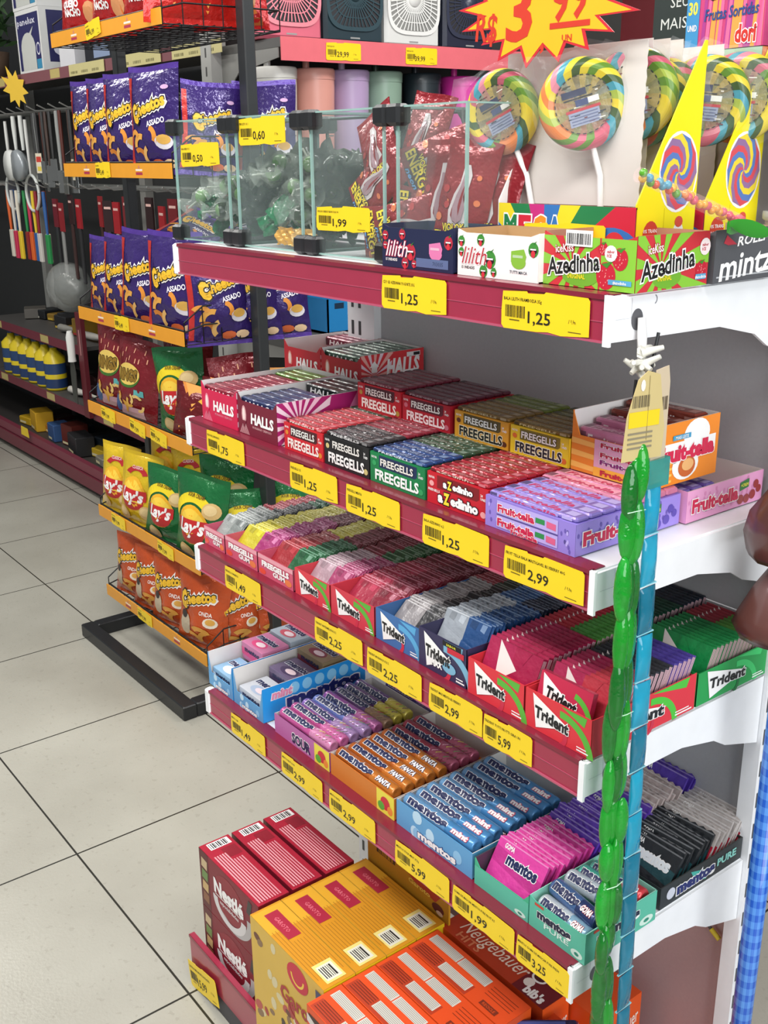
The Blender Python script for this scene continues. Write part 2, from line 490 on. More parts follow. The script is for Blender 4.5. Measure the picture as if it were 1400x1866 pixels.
# ================================================================== soft bags and pouches
def bag(Wd, H, T, body, art=None, seed=0, seal=0.05, sealmat=None, back=None, lean=0.0, nx=14, nz=20, crimp=True):
    """pillow bag standing on z=0, printed side looking to -Y"""
    r = random.Random(seed); ph = [r.uniform(0, 6.28) for _ in range(8)]; am = [r.uniform(.5, 1) for _ in range(8)]
    def th(u, v):
        if v < seal or v > 1 - seal: return 0.0005
        q = (v - seal) / (1 - 2 * seal)
        e = max(0.0, math.sin(PI * u)) ** 0.75 * max(0.0, min(1, q * 3.0, (1 - q) * 2.6)) ** 0.6
        e *= 0.86 + 0.14 * (1 - q)
        wr = (am[0] * math.sin(9 * u + 7 * v + ph[0]) + am[1] * math.sin(15 * v - 6 * u + ph[1]) + am[2] * math.sin(21 * u * (1 - q) + ph[2])) * 0.035 * T * e
        return T * 0.5 * e + wr + 0.0005
    def pos(u, v, side):
        x = (u - .5) * Wd * (1 - .07 * math.sin(PI * min(1, max(0, v))) + .015 * math.sin(8 * v + ph[3]))
        z = v * H + .012 * H * math.sin(5 * u + ph[4]) * (v ** 2)
        y = -side * th(u, v) + lean * v * H + .015 * Wd * math.sin(3 * u + ph[5]) * (v - .5)
        return Vector((x, y, z))
    mb = MB()
    for side in (1, -1):
        vs = [pos(i / nx, j / nz, side) for j in range(nz + 1) for i in range(nx + 1)]
        fb = []; fs_ = []
        for j in range(nz):
            for i in range(nx):
                a = j * (nx + 1) + i
                q = (a, a + 1, a + nx + 2, a + nx + 1)
                (fs_ if (j == 0 or j == nz - 1) else fb).append(q if side == 1 else q[::-1])
        m = body if side == 1 else (back or body)
        mb.add(vs, fb, m, True); mb.add(vs, fs_, sealmat or m, True)
    def F(x, y, l=0):
        u = min(1, max(0, x / Wd + .5)); v = min(1, max(0, y / H))
        p = pos(u, v, 1); e = 1e-3
        n = (pos(u + e, v, 1) - p).cross(pos(u, v + e, 1) - p)
        n = n.normalized() if n.length > 0 else Vector((0, -1, 0))
        if n.y > 0: n = -n
        return p + n * (0.0006 + l * 0.0004)
    if art:
        art(mb, F)
    return mb
def gpol(mb, F, x0, y0, x1, y1, mat, l=1, nx=6, ny=6, skew=0.0):
    vs = [F(x0 + (x1 - x0) * i / nx + skew * j / ny, y0 + (y1 - y0) * j / ny, l) for j in range(ny + 1) for i in range(nx + 1)]
    mb.add(vs, [(j * (nx + 1) + i, j * (nx + 1) + i + 1, (j + 1) * (nx + 1) + i + 1, (j + 1) * (nx + 1) + i) for j in range(ny) for i in range(nx)], mat)
# ================================================================== TOP SHELF
CL = clear('c8dcd8', .02, .045); EDGE = M('9cc0b8', .1, 0, 0, 0, 0, 10, 0, .7)
def case(x0, x1, label, ends=(-1, 1)):
    t = thing('display_case', label, 'display case', ((x0 + x1) / 2, .045, Z1 + .003))
    w = (x1 - x0) / 2; d = .17; h = .188; g = .0035
    def pane(a, b, c, dd, e, f):
        mb = MB(); mb.box(a, b, c, dd, e, f, CL); mb.build('glass_pane', t)
    pane(-w, w, 0, g, 0, h); pane(-w, w, d - g, d, 0, h); pane(-w, -w + g, g, d - g, 0, h); pane(w - g, w, g, d - g, 0, h)
    pane(-w + g, w - g, g, d - g, 0, g)
    pane(-w + g, w - g, g, d - g, h - g, h)
    mb = MB()
    for xx in (-w, w):
        for yy in (0, d): mb.box(xx - .0017, xx + .0017, yy - .0017, yy + .0017, 0, h, EDGE)
        for zz in (0, h): mb.box(xx - .001, xx + .001, 0, d, zz - .001, zz + .001, EDGE)
    for yy in (0, d):
        for zz in (0, h): mb.box(-w, w, yy - .0012, yy + .0012, zz - .0012, zz + .0012, EDGE)
    mb.build('glass_edge', t)
    for xx in [e * w for e in ends]:
        for yy in (0, d):
            for zz in (.011, h - .009):
                mb = MB(); mb.box(xx - .0135, xx + .0135, yy - .011, yy + .013, zz - .0135, zz + .0125, BLACKM, .004); mb.build('corner_clip', t)
    return t
case(-.075, .1, 'small glass display case at the far left end with green wrapped sweets, tag 0,50')
case(.128, .305, 'glass display case second from the left with green wrapped sweets, tag 0,60')
case(.333, .498, 'glass display case third from the left with red pouches, tag 1,99')
case(.526, .655, 'glass display case on the right behind the lip gum boxes, red pouches standing inside', (-1,))
price_tag(-.053, 1.563, .128, .037, 'BALA BEIJO X 1', '0,50', 'yellow price tag reading 0,50 on the far left glass case', y=.0435, rot=-.01, seed=5)
price_tag(.139, 1.594, .13, .04, 'PIRULITO X 1', '0,60', 'yellow price tag reading 0,60 on the second glass case', y=.0435, rot=.0, seed=6)
price_tag(.342, 1.479, .125, .034, 'VIOLOKO ENERGY NEON COLA 100', '1,99', 'yellow price tag reading 1,99 on the third glass case', y=.0435, rot=.0, seed=8)
GRN = M('0b6a40', .2, 0, .5, .6, .3, 40); DGR = film('5c6a5c', .55); LG = plas('4f8a2c', .2)
def crumple(a, b, mat, seed, n=7):
    r = random.Random(seed); mb = MB()
    vs = [((i / n - .5) * a + r.uniform(-.1, .1) * a / n * 3, r.uniform(-.3, .3) * b * .35 + math.sin(i * 1.7 + j) * b * .12, (j / n - .5) * b + r.uniform(-.1, .1) * b / n * 3) for j in range(n + 1) for i in range(n + 1)]
    mb.add(vs, [(j * (n + 1) + i, j * (n + 1) + i + 1, (j + 1) * (n + 1) + i + 1, (j + 1) * (n + 1) + i) for j in range(n) for i in range(n)], mat, True)
    return mb
def sweet(seed):
    t = thing('wrapped_lollipop', 'x', 'lollipop')
    mb = MB(); mb.ell3((0, 0, 0), (.0125, .0125, .0125), LG, 14, 9); mb.build('candy_ball', t)
    mb = MB(); mb.tube([(0, 0, -.012), (0, 0, -.034)], .0016, P('a8b0a4'), 6); mb.build('stick', t)
    r = random.Random(seed); mb = MB(); n = 10; prof = [(.022, .034), (.006, .02), (.0155, .006), (.0165, -.006), (.006, -.02), (.02, -.036)]
    vs = []
    for (q, z) in prof:
        for k in range(n):
            a = 2 * PI * k / n; rr = q * r.uniform(.7, 1.25); vs.append((rr * math.cos(a), rr * math.sin(a), z + r.uniform(-.003, .003)))
    mb.add(vs, [(i * n + k, i * n + (k + 1) % n, (i + 1) * n + (k + 1) % n, (i + 1) * n + k) for i in range(5) for k in range(n)], film('a8b4aa', .26), True)
    for i in range(3):
        a0 = r.uniform(0, 6.28)
        mb.add([((.017) * math.cos(a0 + q), .017 * math.sin(a0 + q), z) for z in (-.008, .006) for q in (0, .4, .8)], [(0, 1, 4, 3), (1, 2, 5, 4)], film('2c362a', .9))
    mb.build('wrapper', t)
    return t
SW = [sweet(i) for i in range(3)]
GC = crumple(.03, .042, GRN, 3).build('green_sweet')
rr = random.Random(11); first = {0: 1, 1: 1, 2: 1, 'g': 1}
for ci, (a, b, ng, nl) in enumerate(((-.06, .09, 18, 18), (.142, .292, 18, 34))):
    where = ('in the far left glass case', 'in the second glass case from the left')[ci]
    for i in range(ng):
        o = GC if first['g'] else dup(GC); first['g'] = 0
        o.location = (rr.uniform(a + .01, b - .02), rr.uniform(.068, .195), Z1 + .024 + rr.uniform(0, .04)); o.rotation_euler = (rr.uniform(-.8, .8), rr.uniform(0, 6), rr.uniform(0, 6))
        o['label'] = 'green cellophane wrapped sweet lying at the bottom ' + where; o['category'] = 'sweet'; o['group'] = 'green sweets ' + where
    for i in range(nl):
        k = i % 3; o = SW[k] if first[k] else dup(SW[k]); first[k] = 0
        f = i / nl
        o.location = (rr.uniform(a + .015, b - .012) if ci == 0 else rr.uniform(a + .012, b - .012), rr.uniform(.07, .19), Z1 + .045 + f * (.052 if ci == 0 else .085)); o.rotation_euler = (rr.uniform(0, 6), rr.uniform(-1.6, 1.6), rr.uniform(0, 6))
        o['label'] = 'clear wrapped green lollipop heaped ' + where; o['group'] = 'green lollipops ' + where
for i, x in enumerate((.225, .275)):
    mb = crumple(.05, .026, foil(('d8a030', 'd8b068')[i], .3, .6), 30 + i, 9); mb.T = Matrix.Translation((0, .008, 0)); mb.ell3((0, 0, 0), (.017, .008, .010), foil('d09a2c', .3, .6), 12, 8); mb.T = None
    solo('yellow_sweet', mb, ('yellow fringed paper sweet at the front bottom of the second glass case', 'pale yellow fringed sweet at the right corner of the second glass case')[i], 'sweet', (x, .066, Z1 + .02), (0, 0, .2 * i))
def pouch_art(mb, F):
    r = random.Random(4)
    for i in range(16):
        x, y = r.uniform(-.036, .036), r.uniform(.012, .125); q = r.uniform(.003, .008)
        ell(mb, F, x, y, q, q * .8, foil(r.choice(('d4502f', 'b02c30', 'e07a4a', '7c1420')), .25, .2), 1, 8)
    pts = [(-.014, .034), (.0, .028), (.012, .036), (.016, .055), (.009, .075), (.01, .1), (.003, .112), (-.006, .112), (-.006, .09), (-.012, .075), (-.016, .055)]
    pol(mb, F, pts, foil('d8cfcf', .15, .2), 2)
    pol(mb, F, [(p[0] * .55, .072 + (p[1] - .072) * .7) for p in pts], foil('a88890', .15, .2), 3)
    txt(mb, F, 'VIOLOKO', 0, .037, .009, P('e8d23a'), 5, w=.045, bold=.03, out=BK, ow=.05, rot=.12)
    txt(mb, F, 'ENERGY', 0, .024, .017, P('f2d81e'), 5, w=.072, bold=.03, out=BK, ow=.05, rot=.12)
    txt(mb, F, 'neon', .004, .010, .010, P('6aa8e8'), 5, w=.035, bold=.02, out=BK, ow=.06, rot=.12, shear=.3)
pm = bag(.086, .142, .02, foil('8c1a24', .22, .5), pouch_art, 3, .05)
pp = solo('drink_powder_pouch', pm, 'x', 'pouch')
PL = [((.545, .10, Z1 + .012), (-.1, .04, .1), 'red pouch standing at the left in the right glass case'), ((.588, .085, Z1 + .011), (-.12, .16, .15), 'red pouch with bottle print standing in the middle of the right glass case'), ((.615, .095, Z1 + .013), (-.16, .2, .3), 'red pouch standing at the right end of the right glass case'), ((.53, .16, Z1 + .02), (-.2, -.2, .0), 'red pouch leaning at the back left of the right glass case'),
      ((.44, .075, Z1 + .03), (-.15, 1.35, .1), 'red pouch lying across the bottom of the third glass case'), ((.455, .09, Z1 + .062), (-.2, 1.75, .2), 'red pouch lying second from the bottom in the third glass case'), ((.36, .10, Z1 + .06), (-.2, .9, -.2), 'red pouch leaning left in the third glass case'), ((.43, .10, Z1 + .085), (-.25, -.5, .1), 'red pouch standing askew near the middle of the third glass case'), ((.46, .12, Z1 + .09), (-.2, .2, .1), 'red pouch highest at the right of the third glass case'), ((.385, .12, Z1 + .10), (-.5, 1.9, .3), 'small red pouch end showing at the upper left of the third glass case'), ((.40, .085, Z1 + .03), (-.2, 1.5, -.1), 'red pouch flat at the bottom left of the third glass case'), ((.47, .15, Z1 + .04), (-.3, -.3, .2), 'red pouch standing at the back right of the third glass case'), ((.39, .17, Z1 + .03), (-.2, .15, 0), 'red pouch standing at the back left of the third glass case'), ((.565, .17, Z1 + .03), (-.15, .1, .1), 'red pouch at the back middle of the right glass case'), ((.475, .10, Z1 + .105), (-.3, 1.2, .2), 'red pouch lying uppermost in the third glass case')]
for i, (l, r_, lab) in enumerate(PL):
    o = pp if i == 0 else dup(pp)
    o.location = l; o.rotation_euler = r_; o['label'] = lab; o['group'] = 'red pouches in the glass cases'; o['category'] = 'pouch'
    o.scale = (.9, .9, .88) if i > 3 else (1, 1, 1)
# thin-lip gum boxes along the front
def carton(name, label, cat, w, d, h, body, loc, artf=None, artr=None, artt=None, open_top=False, inner=None, notch=0.0, group=None, rot=0.0, artl=None):
    t = thing(name, label, cat, loc, (0, 0, rot), group)
    mb = MB(); c = .0012; inn = inner or P('e9e4da')
    if open_top:
        fh = h - notch
        mb.box(0, w, 0, c, 0, fh, body); mb.box(0, w, d - c, d, 0, h, body); mb.box(0, w, c, d - c, 0, c, body)
        for x in (0, w - c):
            mb.box(x, x + c, c, d - c, 0, h, body)
        mb.quad((w - c - .0001, c, c), (w - c - .0001, c, h), (w - c - .0001, d - c, h), (w - c - .0001, d - c, c), inn)
        mb.quad((c + .0001, c, c), (c + .0001, d - c, c), (c + .0001, d - c, h), (c + .0001, c, h), inn)
        mb.quad((c, d - c - .0001, c), (w - c, d - c - .0001, c), (w - c, d - c - .0001, h), (c, d - c - .0001, h), inn)
        for x in (0, w - c): mb.quad((x, 0, h + .0001), (x + c, 0, h + .0001), (x + c, d, h + .0001), (x, d, h + .0001), inn)
        mb.quad((0, d - c, h + .0001), (w, d - c, h + .0001), (w, d, h + .0001), (0, d, h + .0001), inn)
        if notch:
            for x0, x1 in ((0, w * .1), (w, w * .9)):
                mb.prism([(x0, fh), (x1, fh), (x0, h)] if x0 < x1 else [(x1, fh), (x0, fh), (x0, h)], FR((0, c, 0), (1, 0, 0), (0, 0, 1)), c, body)
    else:
        mb.box(0, w, 0, d, 0, h, body)
    if artf: artf(mb, front(0, 0, 0), w, h - (notch if open_top else 0))
    if artr: artr(mb, right(w, 0, 0), d, h)
    if artt: artt(mb, topf(0, 0, h), w, d)
    mb.build('carton', t)
    return t
def lilith_art(bg, txc, fruit, gum, txt2):
    def f(mb, F, w, h):
        rec(mb, F, 0, 0, w, h, bg, 1)
        txt(mb, F, 'lilith', w * .22, h * .5, h * .42, txc, 4, w=w * .32, bold=.0, shear=.35, out=(WH if txc is not WH else P('c23a5a')), ow=.035)
        txt(mb, F, '15 UNIDADES', w * .14, h * .2, h * .07, txc if txc is WH else BK, 2, w=w * .17, res=1)
        for (x, y, s, rt) in ((.42, .42, .2, 0), (.04, .8, .12, .3), (.3, .85, .13, .5), (.34, .13, .14, .2), (.94, .72, .16, .1), (.02, .55, .1, 0), (.47, .08, .1, .5)):
            X, Y, q = min(w * .95, max(w * .05, x * w)), min(h * .86, max(h * .14, y * h)), s * h
            ell(mb, F, X, Y, q, q * 1.05, fruit, 2, 14)
            ell(mb, F, X, Y - q * .15, q * .72, q * .42, P('2a0b0e'), 3, 12)
            rec(mb, F, X - q * .55, Y - q * .02, X + q * .55, Y + q * .18, WH, 4)
            ell(mb, F, X, Y - q * .55, q * .42, q * .5, P('cf2f3d'), 4, 10)
            pol(mb, F, [(X, Y + q * .9), (X + q * .7, Y + q * 1.3), (X + q * .2, Y + q * .75)], P('2f7a2c'), 3)
        for (dx, dy, qq) in ((0, .0, 1), (.02, -.05, .7)):
            pol(mb, F, [(w * .68, h * .42), (w * .84, h * .36), (w * .86, h * .56), (w * .83, h * .72), (w * .68, h * .66)], gum, 2)
        ell(mb, F, w * .77, h * .42, w * .085, h * .15, gum, 2, 18)
        rec(mb, F, w * .7, h * .52, w * .82, h * .58, M('ffffff', .3, 0, 0, 0, 0, 10, 0, .35), 3)
        if txt2: rec(mb, F, w * .5, h * .08, w * .94, h * .3, P('5b6a92'), 2); txt(mb, F, '703035', w * .8, h * .19, h * .1, P('3a4666'), 3, res=1)
        else: txt(mb, F, 'TUTTI MACA', w * .77, h * .2, h * .07, P('55606a'), 2, res=1)
    return f
NAVY = P('1b2244')
carton('gum_box', 'dark navy lip print gum box with pink gum, below the right glass case', 'candy box', .135, .075, .052, NAVY, (.535, .012, Z1 + .0015), lilith_art(NAVY, WH, P('b52a3e'), P('d977a8'), True), open_top=True, inner=P('2a2f4c'), notch=.004)
carton('gum_box', 'white lip and apple print gum box between the navy box and the strawberry box', 'candy box', .13, .078, .052, P('f0e9e6'), (.676, .014, Z1 + .0015), lilith_art(P('f2ebe8'), P('b8323f'), P('3d8a35'), P('84b53a'), False), open_top=True, inner=P('b89468'), notch=.004)
def azed(short):
    def f(mb, F, w, h):
        Gn = P('86c23a'); R = P('c9303a')
        rec(mb, F, 0, 0, w, h, R, 1)
        rays(mb, F, w * (1 if short else .62), h, w * .33, h * .42, [Gn, None], 22, 2)
        ell(mb, F, w * .42, h * .22, w * .2, h * .2, P('6faa2e'), 3, 18)
        txt(mb, F, 'iceKiss', w * .24, h * .77, h * .17, WH, 5, w=w * .2, bold=.01, rot=.1, out=P('b3202e'), ow=.05)
        txt(mb, F, 'Azedinha', w * (.42 if short else .34), h * .47, h * .36, P('161616'), 6, w=w * (.74 if short else .58), bold=.02, rot=.13, shear=.1, out=WH, ow=.06)
        txt(mb, F, 'ORIGINAL', w * .38, h * .22, h * .1, P('f0dc28'), 5, w=w * .2, bold=.02, rot=.02, res=1)
        if not short: rec(mb, F, w * .64, 0, w, h, Gn, 2)
        for (x, y, q) in (((.9, .3, .16), (.95, .7, .12)) if short else ((.7, .28, .25), (.84, .62, .2), (.66, .8, .12))):
            ell(mb, F, w * x, h * y, h * q, h * q * 1.1, P('c11f35'), 3, 16)
            r = random.Random(3)
            for i in range(16):
                a = r.uniform(0, 6.28); k = r.uniform(0, .85) * q * h
                ell(mb, F, w * x + k * math.cos(a), h * y + k * math.sin(a), h * .013, h * .016, P('e88a86'), 4, 6)
            pol(mb, F, [(w * x - h * q * .5, h * (y + q * .9)), (w * x + h * q * .6, h * (y + q * 1.15)), (w * x + h * q * .1, h * (y + q * .6))], P('3f8a2a'), 4)
        ell(mb, F, w * (.93 if short else .745), h * .72, h * .16, h * .16, P('f3e2e2'), 5, 14)
        txt(mb, F, 'sabor\nICE', w * (.93 if short else .745), h * .76, h * .06, P('c03a4a'), 6, res=1)
        rec(mb, F, w * (.82 if short else .73), h * .12, w * .97, h * .22, P('57a3cc'), 5)
        txt(mb, F, '#azedinha', w * (.895 if short else .85), h * .17, h * .06, WH, 6, res=1)
    return f
carton('sour_candy_box', 'red and green strawberry candy box at the front right corner of the top shelf', 'candy box', .125, .115, .055, P('c9303a'), (.806, .022, Z1 + .0015), azed(False), azed(True), open_top=True, inner=P('b88a70'), notch=.004, rot=.0)
mb = MB(); F = front(.838, .0205, Z1 + .043)
rec(mb, F, 0, 0, .036, .016, WH, 1); bars(mb, F, .002, .002, .032, .011, 2, BK, 18, 9)
mb.box(.838, .874, .0207, .0212, Z1 + .043, Z1 + .059, WH)
solo('barcode_label', mb, 'white barcode flap sticking up on the strawberry candy box', 'label')
def mint_r(mb, F, w, h):
    rec(mb, F, 0, 0, w, h, P('55565a'), 1)
    txt(mb, F, 'mintz', w * .5, h * .36, h * .5, WH, 3, w=w * .85, bold=.02, shear=.15, rot=.08)
    txt(mb, F, 'ROLLI', w * .55, h * .8, h * .18, WH, 3, w=w * .45, bold=.02, shear=.2, rot=.08)
    rec(mb, F, w * .05, h * .1, w * .95, h * .13, P('b8babd'), 2)
    for k in range(6): pol(mb, F, [(w * .12 + .003 * k, h * .75), (w * .2 + .003 * k, h * .7), (w * .16, h * .9)], P('c43a4a'), 3)
carton('mint_box', 'grey mint candy box behind the strawberry box at the right edge', 'candy box', .09, .115, .055, P('55565a'), (.845, .142, Z1 + .0015), None, mint_r, open_top=True, inner=P('b09a86'), notch=.004)
# ---- lollipop displays
LC = [P(c, .25) for c in ('d9c32a', 'c4566c', '5c8824', '3f93a4', 'd47630', '34501a', '9fb040', 'd48292')]
def lolly(name, seed, tilt):
    t = thing(name, 'x', 'lollipop')
    mb = MB(); R = .049; n = 120
    prof = []
    for i in range(15):
        a = -PI / 2 + PI * i / 14
        prof.append((R - .011 + .011 * math.cos(a), .011 * math.sin(a)))
    prof = [(.004, -.006), (R - .02, -.0075)] + prof + [(R - .02, .0075), (.004, .006)]
    r = random.Random(seed); seq = [0, 1, 2, 3, 0, 4, 5, 0, 7, 2, 6, 3, 0, 1, 5, 4, 0, 3, 2, 0, 1, 6, 5, 4]; r.shuffle(seq)
    def mf(i, k): return LC[seq[(k // 5) % 24]]
    mb.lathe([(q, z) for q, z in prof], None, n, (0, 0, 0), 'y', True, mf, .075)
    disc = mb.build('candy_disc', t)
    mb = MB(); mb.tube([(0, 0, -R + .006), (.001, 0, -R - .03), (-.008, 0, -R - .072)], .0036, WH, 8); mb.build('stick', t)
    mb = MB(); F = FR((0, -.0102, 0), (1, 0, 0), (0, 0, 1))
    ell(mb, F, 0, 0, .031, .031, M('9c8a68', .3, 0, .3, .3, .55, 120, 0, .55), 0, 20)
    rec(mb, F, -.018, -.021, .016, -.006, P('8d95ad'), 1); rec(mb, F, -.02, -.006, .018, -.003, P('b02432'), 2)
    rec(mb, F, -.021, .010, .006, .017, P('1f2747'), 2); rec(mb, F, -.008, -.001, .006, .006, P('2c3a66'), 2); rec(mb, F, .006, .0, .018, .006, P('d9d9d2'), 2)
    for q in range(4): rec(mb, F, -.016, -.019 + q * .0032, .014, -.0178 + q * .0032, P('5a6384'), 2)
    rec(mb, F, -.02, .007, .012, .0085, BK, 2)
    rr9 = random.Random(seed)
    for q in range(26):
        x, y = rr9.uniform(-.025, .018), rr9.uniform(-.024, .024); rec(mb, F, x, y, x + rr9.uniform(.003, .009), y + .0012, P(rr9.choice(('1f2030', '6a2430', 'd8d4c8', '3a3a2a'))), 1)
    for q in range(28): arc(mb, F, 0, 0, .030, .0312, q * .224, q * .224 + .12, BK, 1, 2)
    mb.build('label', disc)
    mb = MB(); vs = []; n = 20; rr_ = random.Random(seed)
    for q, y in ((1.0, -.012), (1.07, -.004), (1.18, 0)):
        for k in range(n):
            a = 2 * PI * k / n; f = R * q * rr_.uniform(.97, 1.06) + (.02 if (q > 1.1 and k in (7, 8, 2)) else 0)
            vs.append((f * math.cos(a), y, f * math.sin(a)))
    vs.append((0, -.0125, 0))
    mb.add(vs, [(i * n + k, i * n + (k + 1) % n, (i + 1) * n + (k + 1) % n, (i + 1) * n + k) for i in range(2) for k in range(n)] + [(3 * n, k, (k + 1) % n) for k in range(n)], film('e8ecec', .07), True)
    mb.build('wrapper', t)
    return t
def card(w, h):
    mb = MB(); pts = [(-w / 2, 0), (w / 2, 0)]
    for i in range(25): pts.append((w / 2 + (.0012 if i % 2 else 0), h * (i + .5) / 25))
    pts += [(w / 2, h), (-w / 2, h)]
    mb.prism(pts, FR((0, 0, 0), (1, 0, 0), (0, 0, 1)), .0008, P('d8d2cb'))
    return mb
def lolly_display(x0, y0, label, showfront):
    w, d = .21, .10
    t = thing('lollipop_display', label, 'display box', (x0, y0, Z1 + .0015))
    Yl = P('f6e512', .4)
    mb = MB(); F = front(0, 0, 0); h = .077
    mb.box(0, w, 0, .0015, 0, h, P('c9203a'))
    rec(mb, F, 0, 0, w, h, P('2f6fb5'), 1)
    cols = ['e8d224', '1e7a45', 'c02a7a', '2f6fb5', 'e8d224', '1e7a45', 'c9203a', 'c9203a', '2f6fb5']
    cx = w * .36
    rays(mb, F, w, h, cx, 0.0, [P('2f6fb5'), P('2f6fb5'), P('e8d224'), P('1e7a45'), P('c02a7a'), P('2f6fb5'), P('e8d224'), P('1e7a45'), P('c9203a'), P('c9203a')][::-1] + [None] * 10, 20, 2)
    arc(mb, F, w * .85, 0, .0, h * .72, .02, PI - .5, P('2f6fb5'), 3)
    for i, (c, q) in enumerate(zip('MEGA', ('1e7a45', 'c9203a', 'e08a1e', '2f6fb5'))):
        txt(mb, F, c, w * (.1 + .115 * i), h * .66, h * .34, P(q), 5, w=w * .1, bold=.06, out=WH, ow=.05)
    ell(mb, F, w * .87, h * .42, w * .085, h * .22, WH, 4, 20); arc(mb, F, w * .87, h * .46, h * .02, h * .2, .3, PI - .3, P('c9303a'), 5)
    mb.build('front_panel', t)
    mb = MB(); mb.box(0, w, 0.0015, d, 0, .0015, P('e8e4de')); mb.build('bottom_panel', t)
    tri = [(0, 0), (d, 0), (d, .245), (d - .004, .245), (.0, .08)]
    for s in (0, 1):
        mb = MB(); x = w if s else 0.0
        mb.prism(tri, FR((x - .0016, 0, 0), (0, 1, 0), (0, 0, 1)), .0016, Yl if s else P('eeecea'))
        if s:
            FF = right(w, 0, 0); cx, cy = d * .66, .112; R = .031
            ell(mb, FF, cx, cy, R * 1.06, R * 1.36, WH, 1, 28)
            pal = [P(c) for c in ('d8505a', '5a7cbc', 'ecd43c', '94709c')]
            for k in range(12):
                for q in range(6):
                    r0, r1 = R * q / 6, R * (q + 1) / 6; a = k * 2 * PI / 12
                    mb.add([FF(cx + rr2 * math.cos(a + aa + rr2 / R * 2.6), cy + 1.28 * rr2 * math.sin(a + aa + rr2 / R * 2.6), 2) for rr2, aa in ((r0, 0), (r1, 0), (r1, 2 * PI / 12), (r0, 2 * PI / 12))], [(0, 1, 2, 3)], pal[k % 4])
            ell(mb, FF, d * .25, .045, .0135, .0175, P('c9402e'), 1, 18); txt(mb, FF, '0% TRANS', d * .25, .052, .004, WH, 2, res=1); txt(mb, FF, 'NAO CONTEM', d * .25, .045, .003, WH, 2, res=1); ell(mb, FF, d * .25, .036, .006, .005, WH, 2, 10)
            rec(mb, FF, d * .46, 0.005, d * .465, .075, P('c9b80e'), 1)
            rec(mb, FF, d * .6, .012, d * .84, .017, P('c9403e'), 1)
            ell(mb, FF, d * .72, .048, .009, .012, WH, 1, 14); ell(mb, FF, d * .72, .06, .007, .006, P('d8503e'), 2, 12)
            rec(mb, FF, -.0, .0, .001, .075, P('f2b40e'), 2)
        mb.build('side_panel', t)
    mb = MB(); mb.box(0.0016, w - .0016, d - .0015, d, 0, .08, P('d6d0c8')); mb.build('back_panel', t)
    return t
lolly_display(.653, .10, 'front lollipop display box with colourful rays and a yellow triangular side', True)
lolly_display(.655, .215, 'rear lollipop display box with a yellow triangular side, behind the front one', False)
LZ = Z1 + .18
la = lolly('lollipop', 5, 0); lb = lolly('lollipop', 9, 0)
LL = [(la, (.636, .118, 1.625), (.06, -.42, .25), 'big swirl lollipop nearest the glass cases, tilted to the left'), (lb, (.764, .118, 1.629), (.06, -.28, .75), 'big swirl lollipop second from the left below the starburst sign'), (la, (.802, .157, 1.638), (.05, -.1, .5), 'swirl lollipop half hidden behind a white card, third from the left'), (lb, (.797, .18, 1.632), (0, .02, .5), 'swirl lollipop fourth from the left, only an edge showing'), (la, (.800, .202, 1.63), (0, 0, .5), 'swirl lollipop fifth from the left, only a thin edge showing'), (lb, (.828, .25, 1.632), (0, .1, .6), 'swirl lollipop in the rear display box, between the two yellow triangles'), (la, (.848, .285, 1.635), (0, .05, .6), 'rearmost swirl lollipop below the gum drop box')]
done = set()
for (src, l, r_, lab) in LL:
    o = src if src.name not in done else dup(src)
    done.add(src.name); o.location = l; o.rotation_euler = r_; o['label'] = lab; o['group'] = 'swirl lollipops'
cd0 = solo('backing_card', card(.205, .170), 'x', 'card')
for i, (l, rz, sc, lab) in enumerate((((.727, .140, Z1 + .077), .03, 1.0, 'large white backing card behind the two front lollipops'), ((.757, .170, Z1 + .078), .02, .55, 'white serrated card edge behind the third lollipop'), ((.765, .190, Z1 + .078), .0, .55, 'white serrated card edge behind the fourth lollipop'), ((.766, .211, Z1 + .078), .0, .55, 'white serrated card edge behind the fifth lollipop'), ((.74, .30, Z1 + .078), .0, .7, 'rearmost white serrated card in the rear lollipop display'))):
    o = cd0 if i == 0 else dup(cd0)
    o.location = l; o.rotation_euler = (0, 0, rz); o.scale = (sc, 1, 1.0 if i == 0 else 1.02); o['label'] = lab; o['group'] = 'white lollipop backing cards'
mb = tag_mb(.126, .034, 'PIRULITO MEGA PSICODELICO 80G', '3,99', 31)
solo('price_tag', mb, 'yellow price tag on the front of the lollipop display box', 'price tag', (.698, .097, 1.469), (0, 0, 0))
# starburst sign
def star(n, r0, r1, sy, seed):
    r = random.Random(seed); pts = []
    for i in range(2 * n):
        a = 2 * PI * i / (2 * n) + .1; q = (r1 * r.uniform(.9, 1.12) if i % 2 == 0 else r0 * r.uniform(.94, 1.04))
        pts.append((q * math.cos(a), q * math.sin(a) * sy))
    return pts
t = thing('starburst_sign', 'yellow and red starburst price sign reading R$ 3,99', 'sign', (.716, .100, 1.733), (0, 0, .1))
pts = star(17, .088, .118, .50, 4); F = front(0, 0, 0)
mb = MB(); mb.prism(pts, FR((0, .001, 0), (1, 0, 0), (0, 0, 1)), .001, P('c92430')); pol(mb, F, [(x * .92, y * .92) for x, y in pts], P('eab01a'), 1)
mb.build('sign_card', t)
RED = P('c8341e'); mb = MB()
txt(mb, F, 'R$', -.082, -.016, .03, RED, 3, w=.032, bold=.02, rot=-.1); txt(mb, F, '3', -.034, -.002, .062, RED, 3, w=.038, bold=.02); txt(mb, F, ',', .0, -.034, .022, RED, 3, bold=.03)
txt(mb, F, '99', .036, .004, .042, RED, 3, w=.048, bold=.02, rot=.05); rec(mb, F, .01, -.026, .064, -.020, RED, 3); txt(mb, F, 'UN', .034, -.036, .007, RED, 3, res=1)
mb.build('lettering', t)
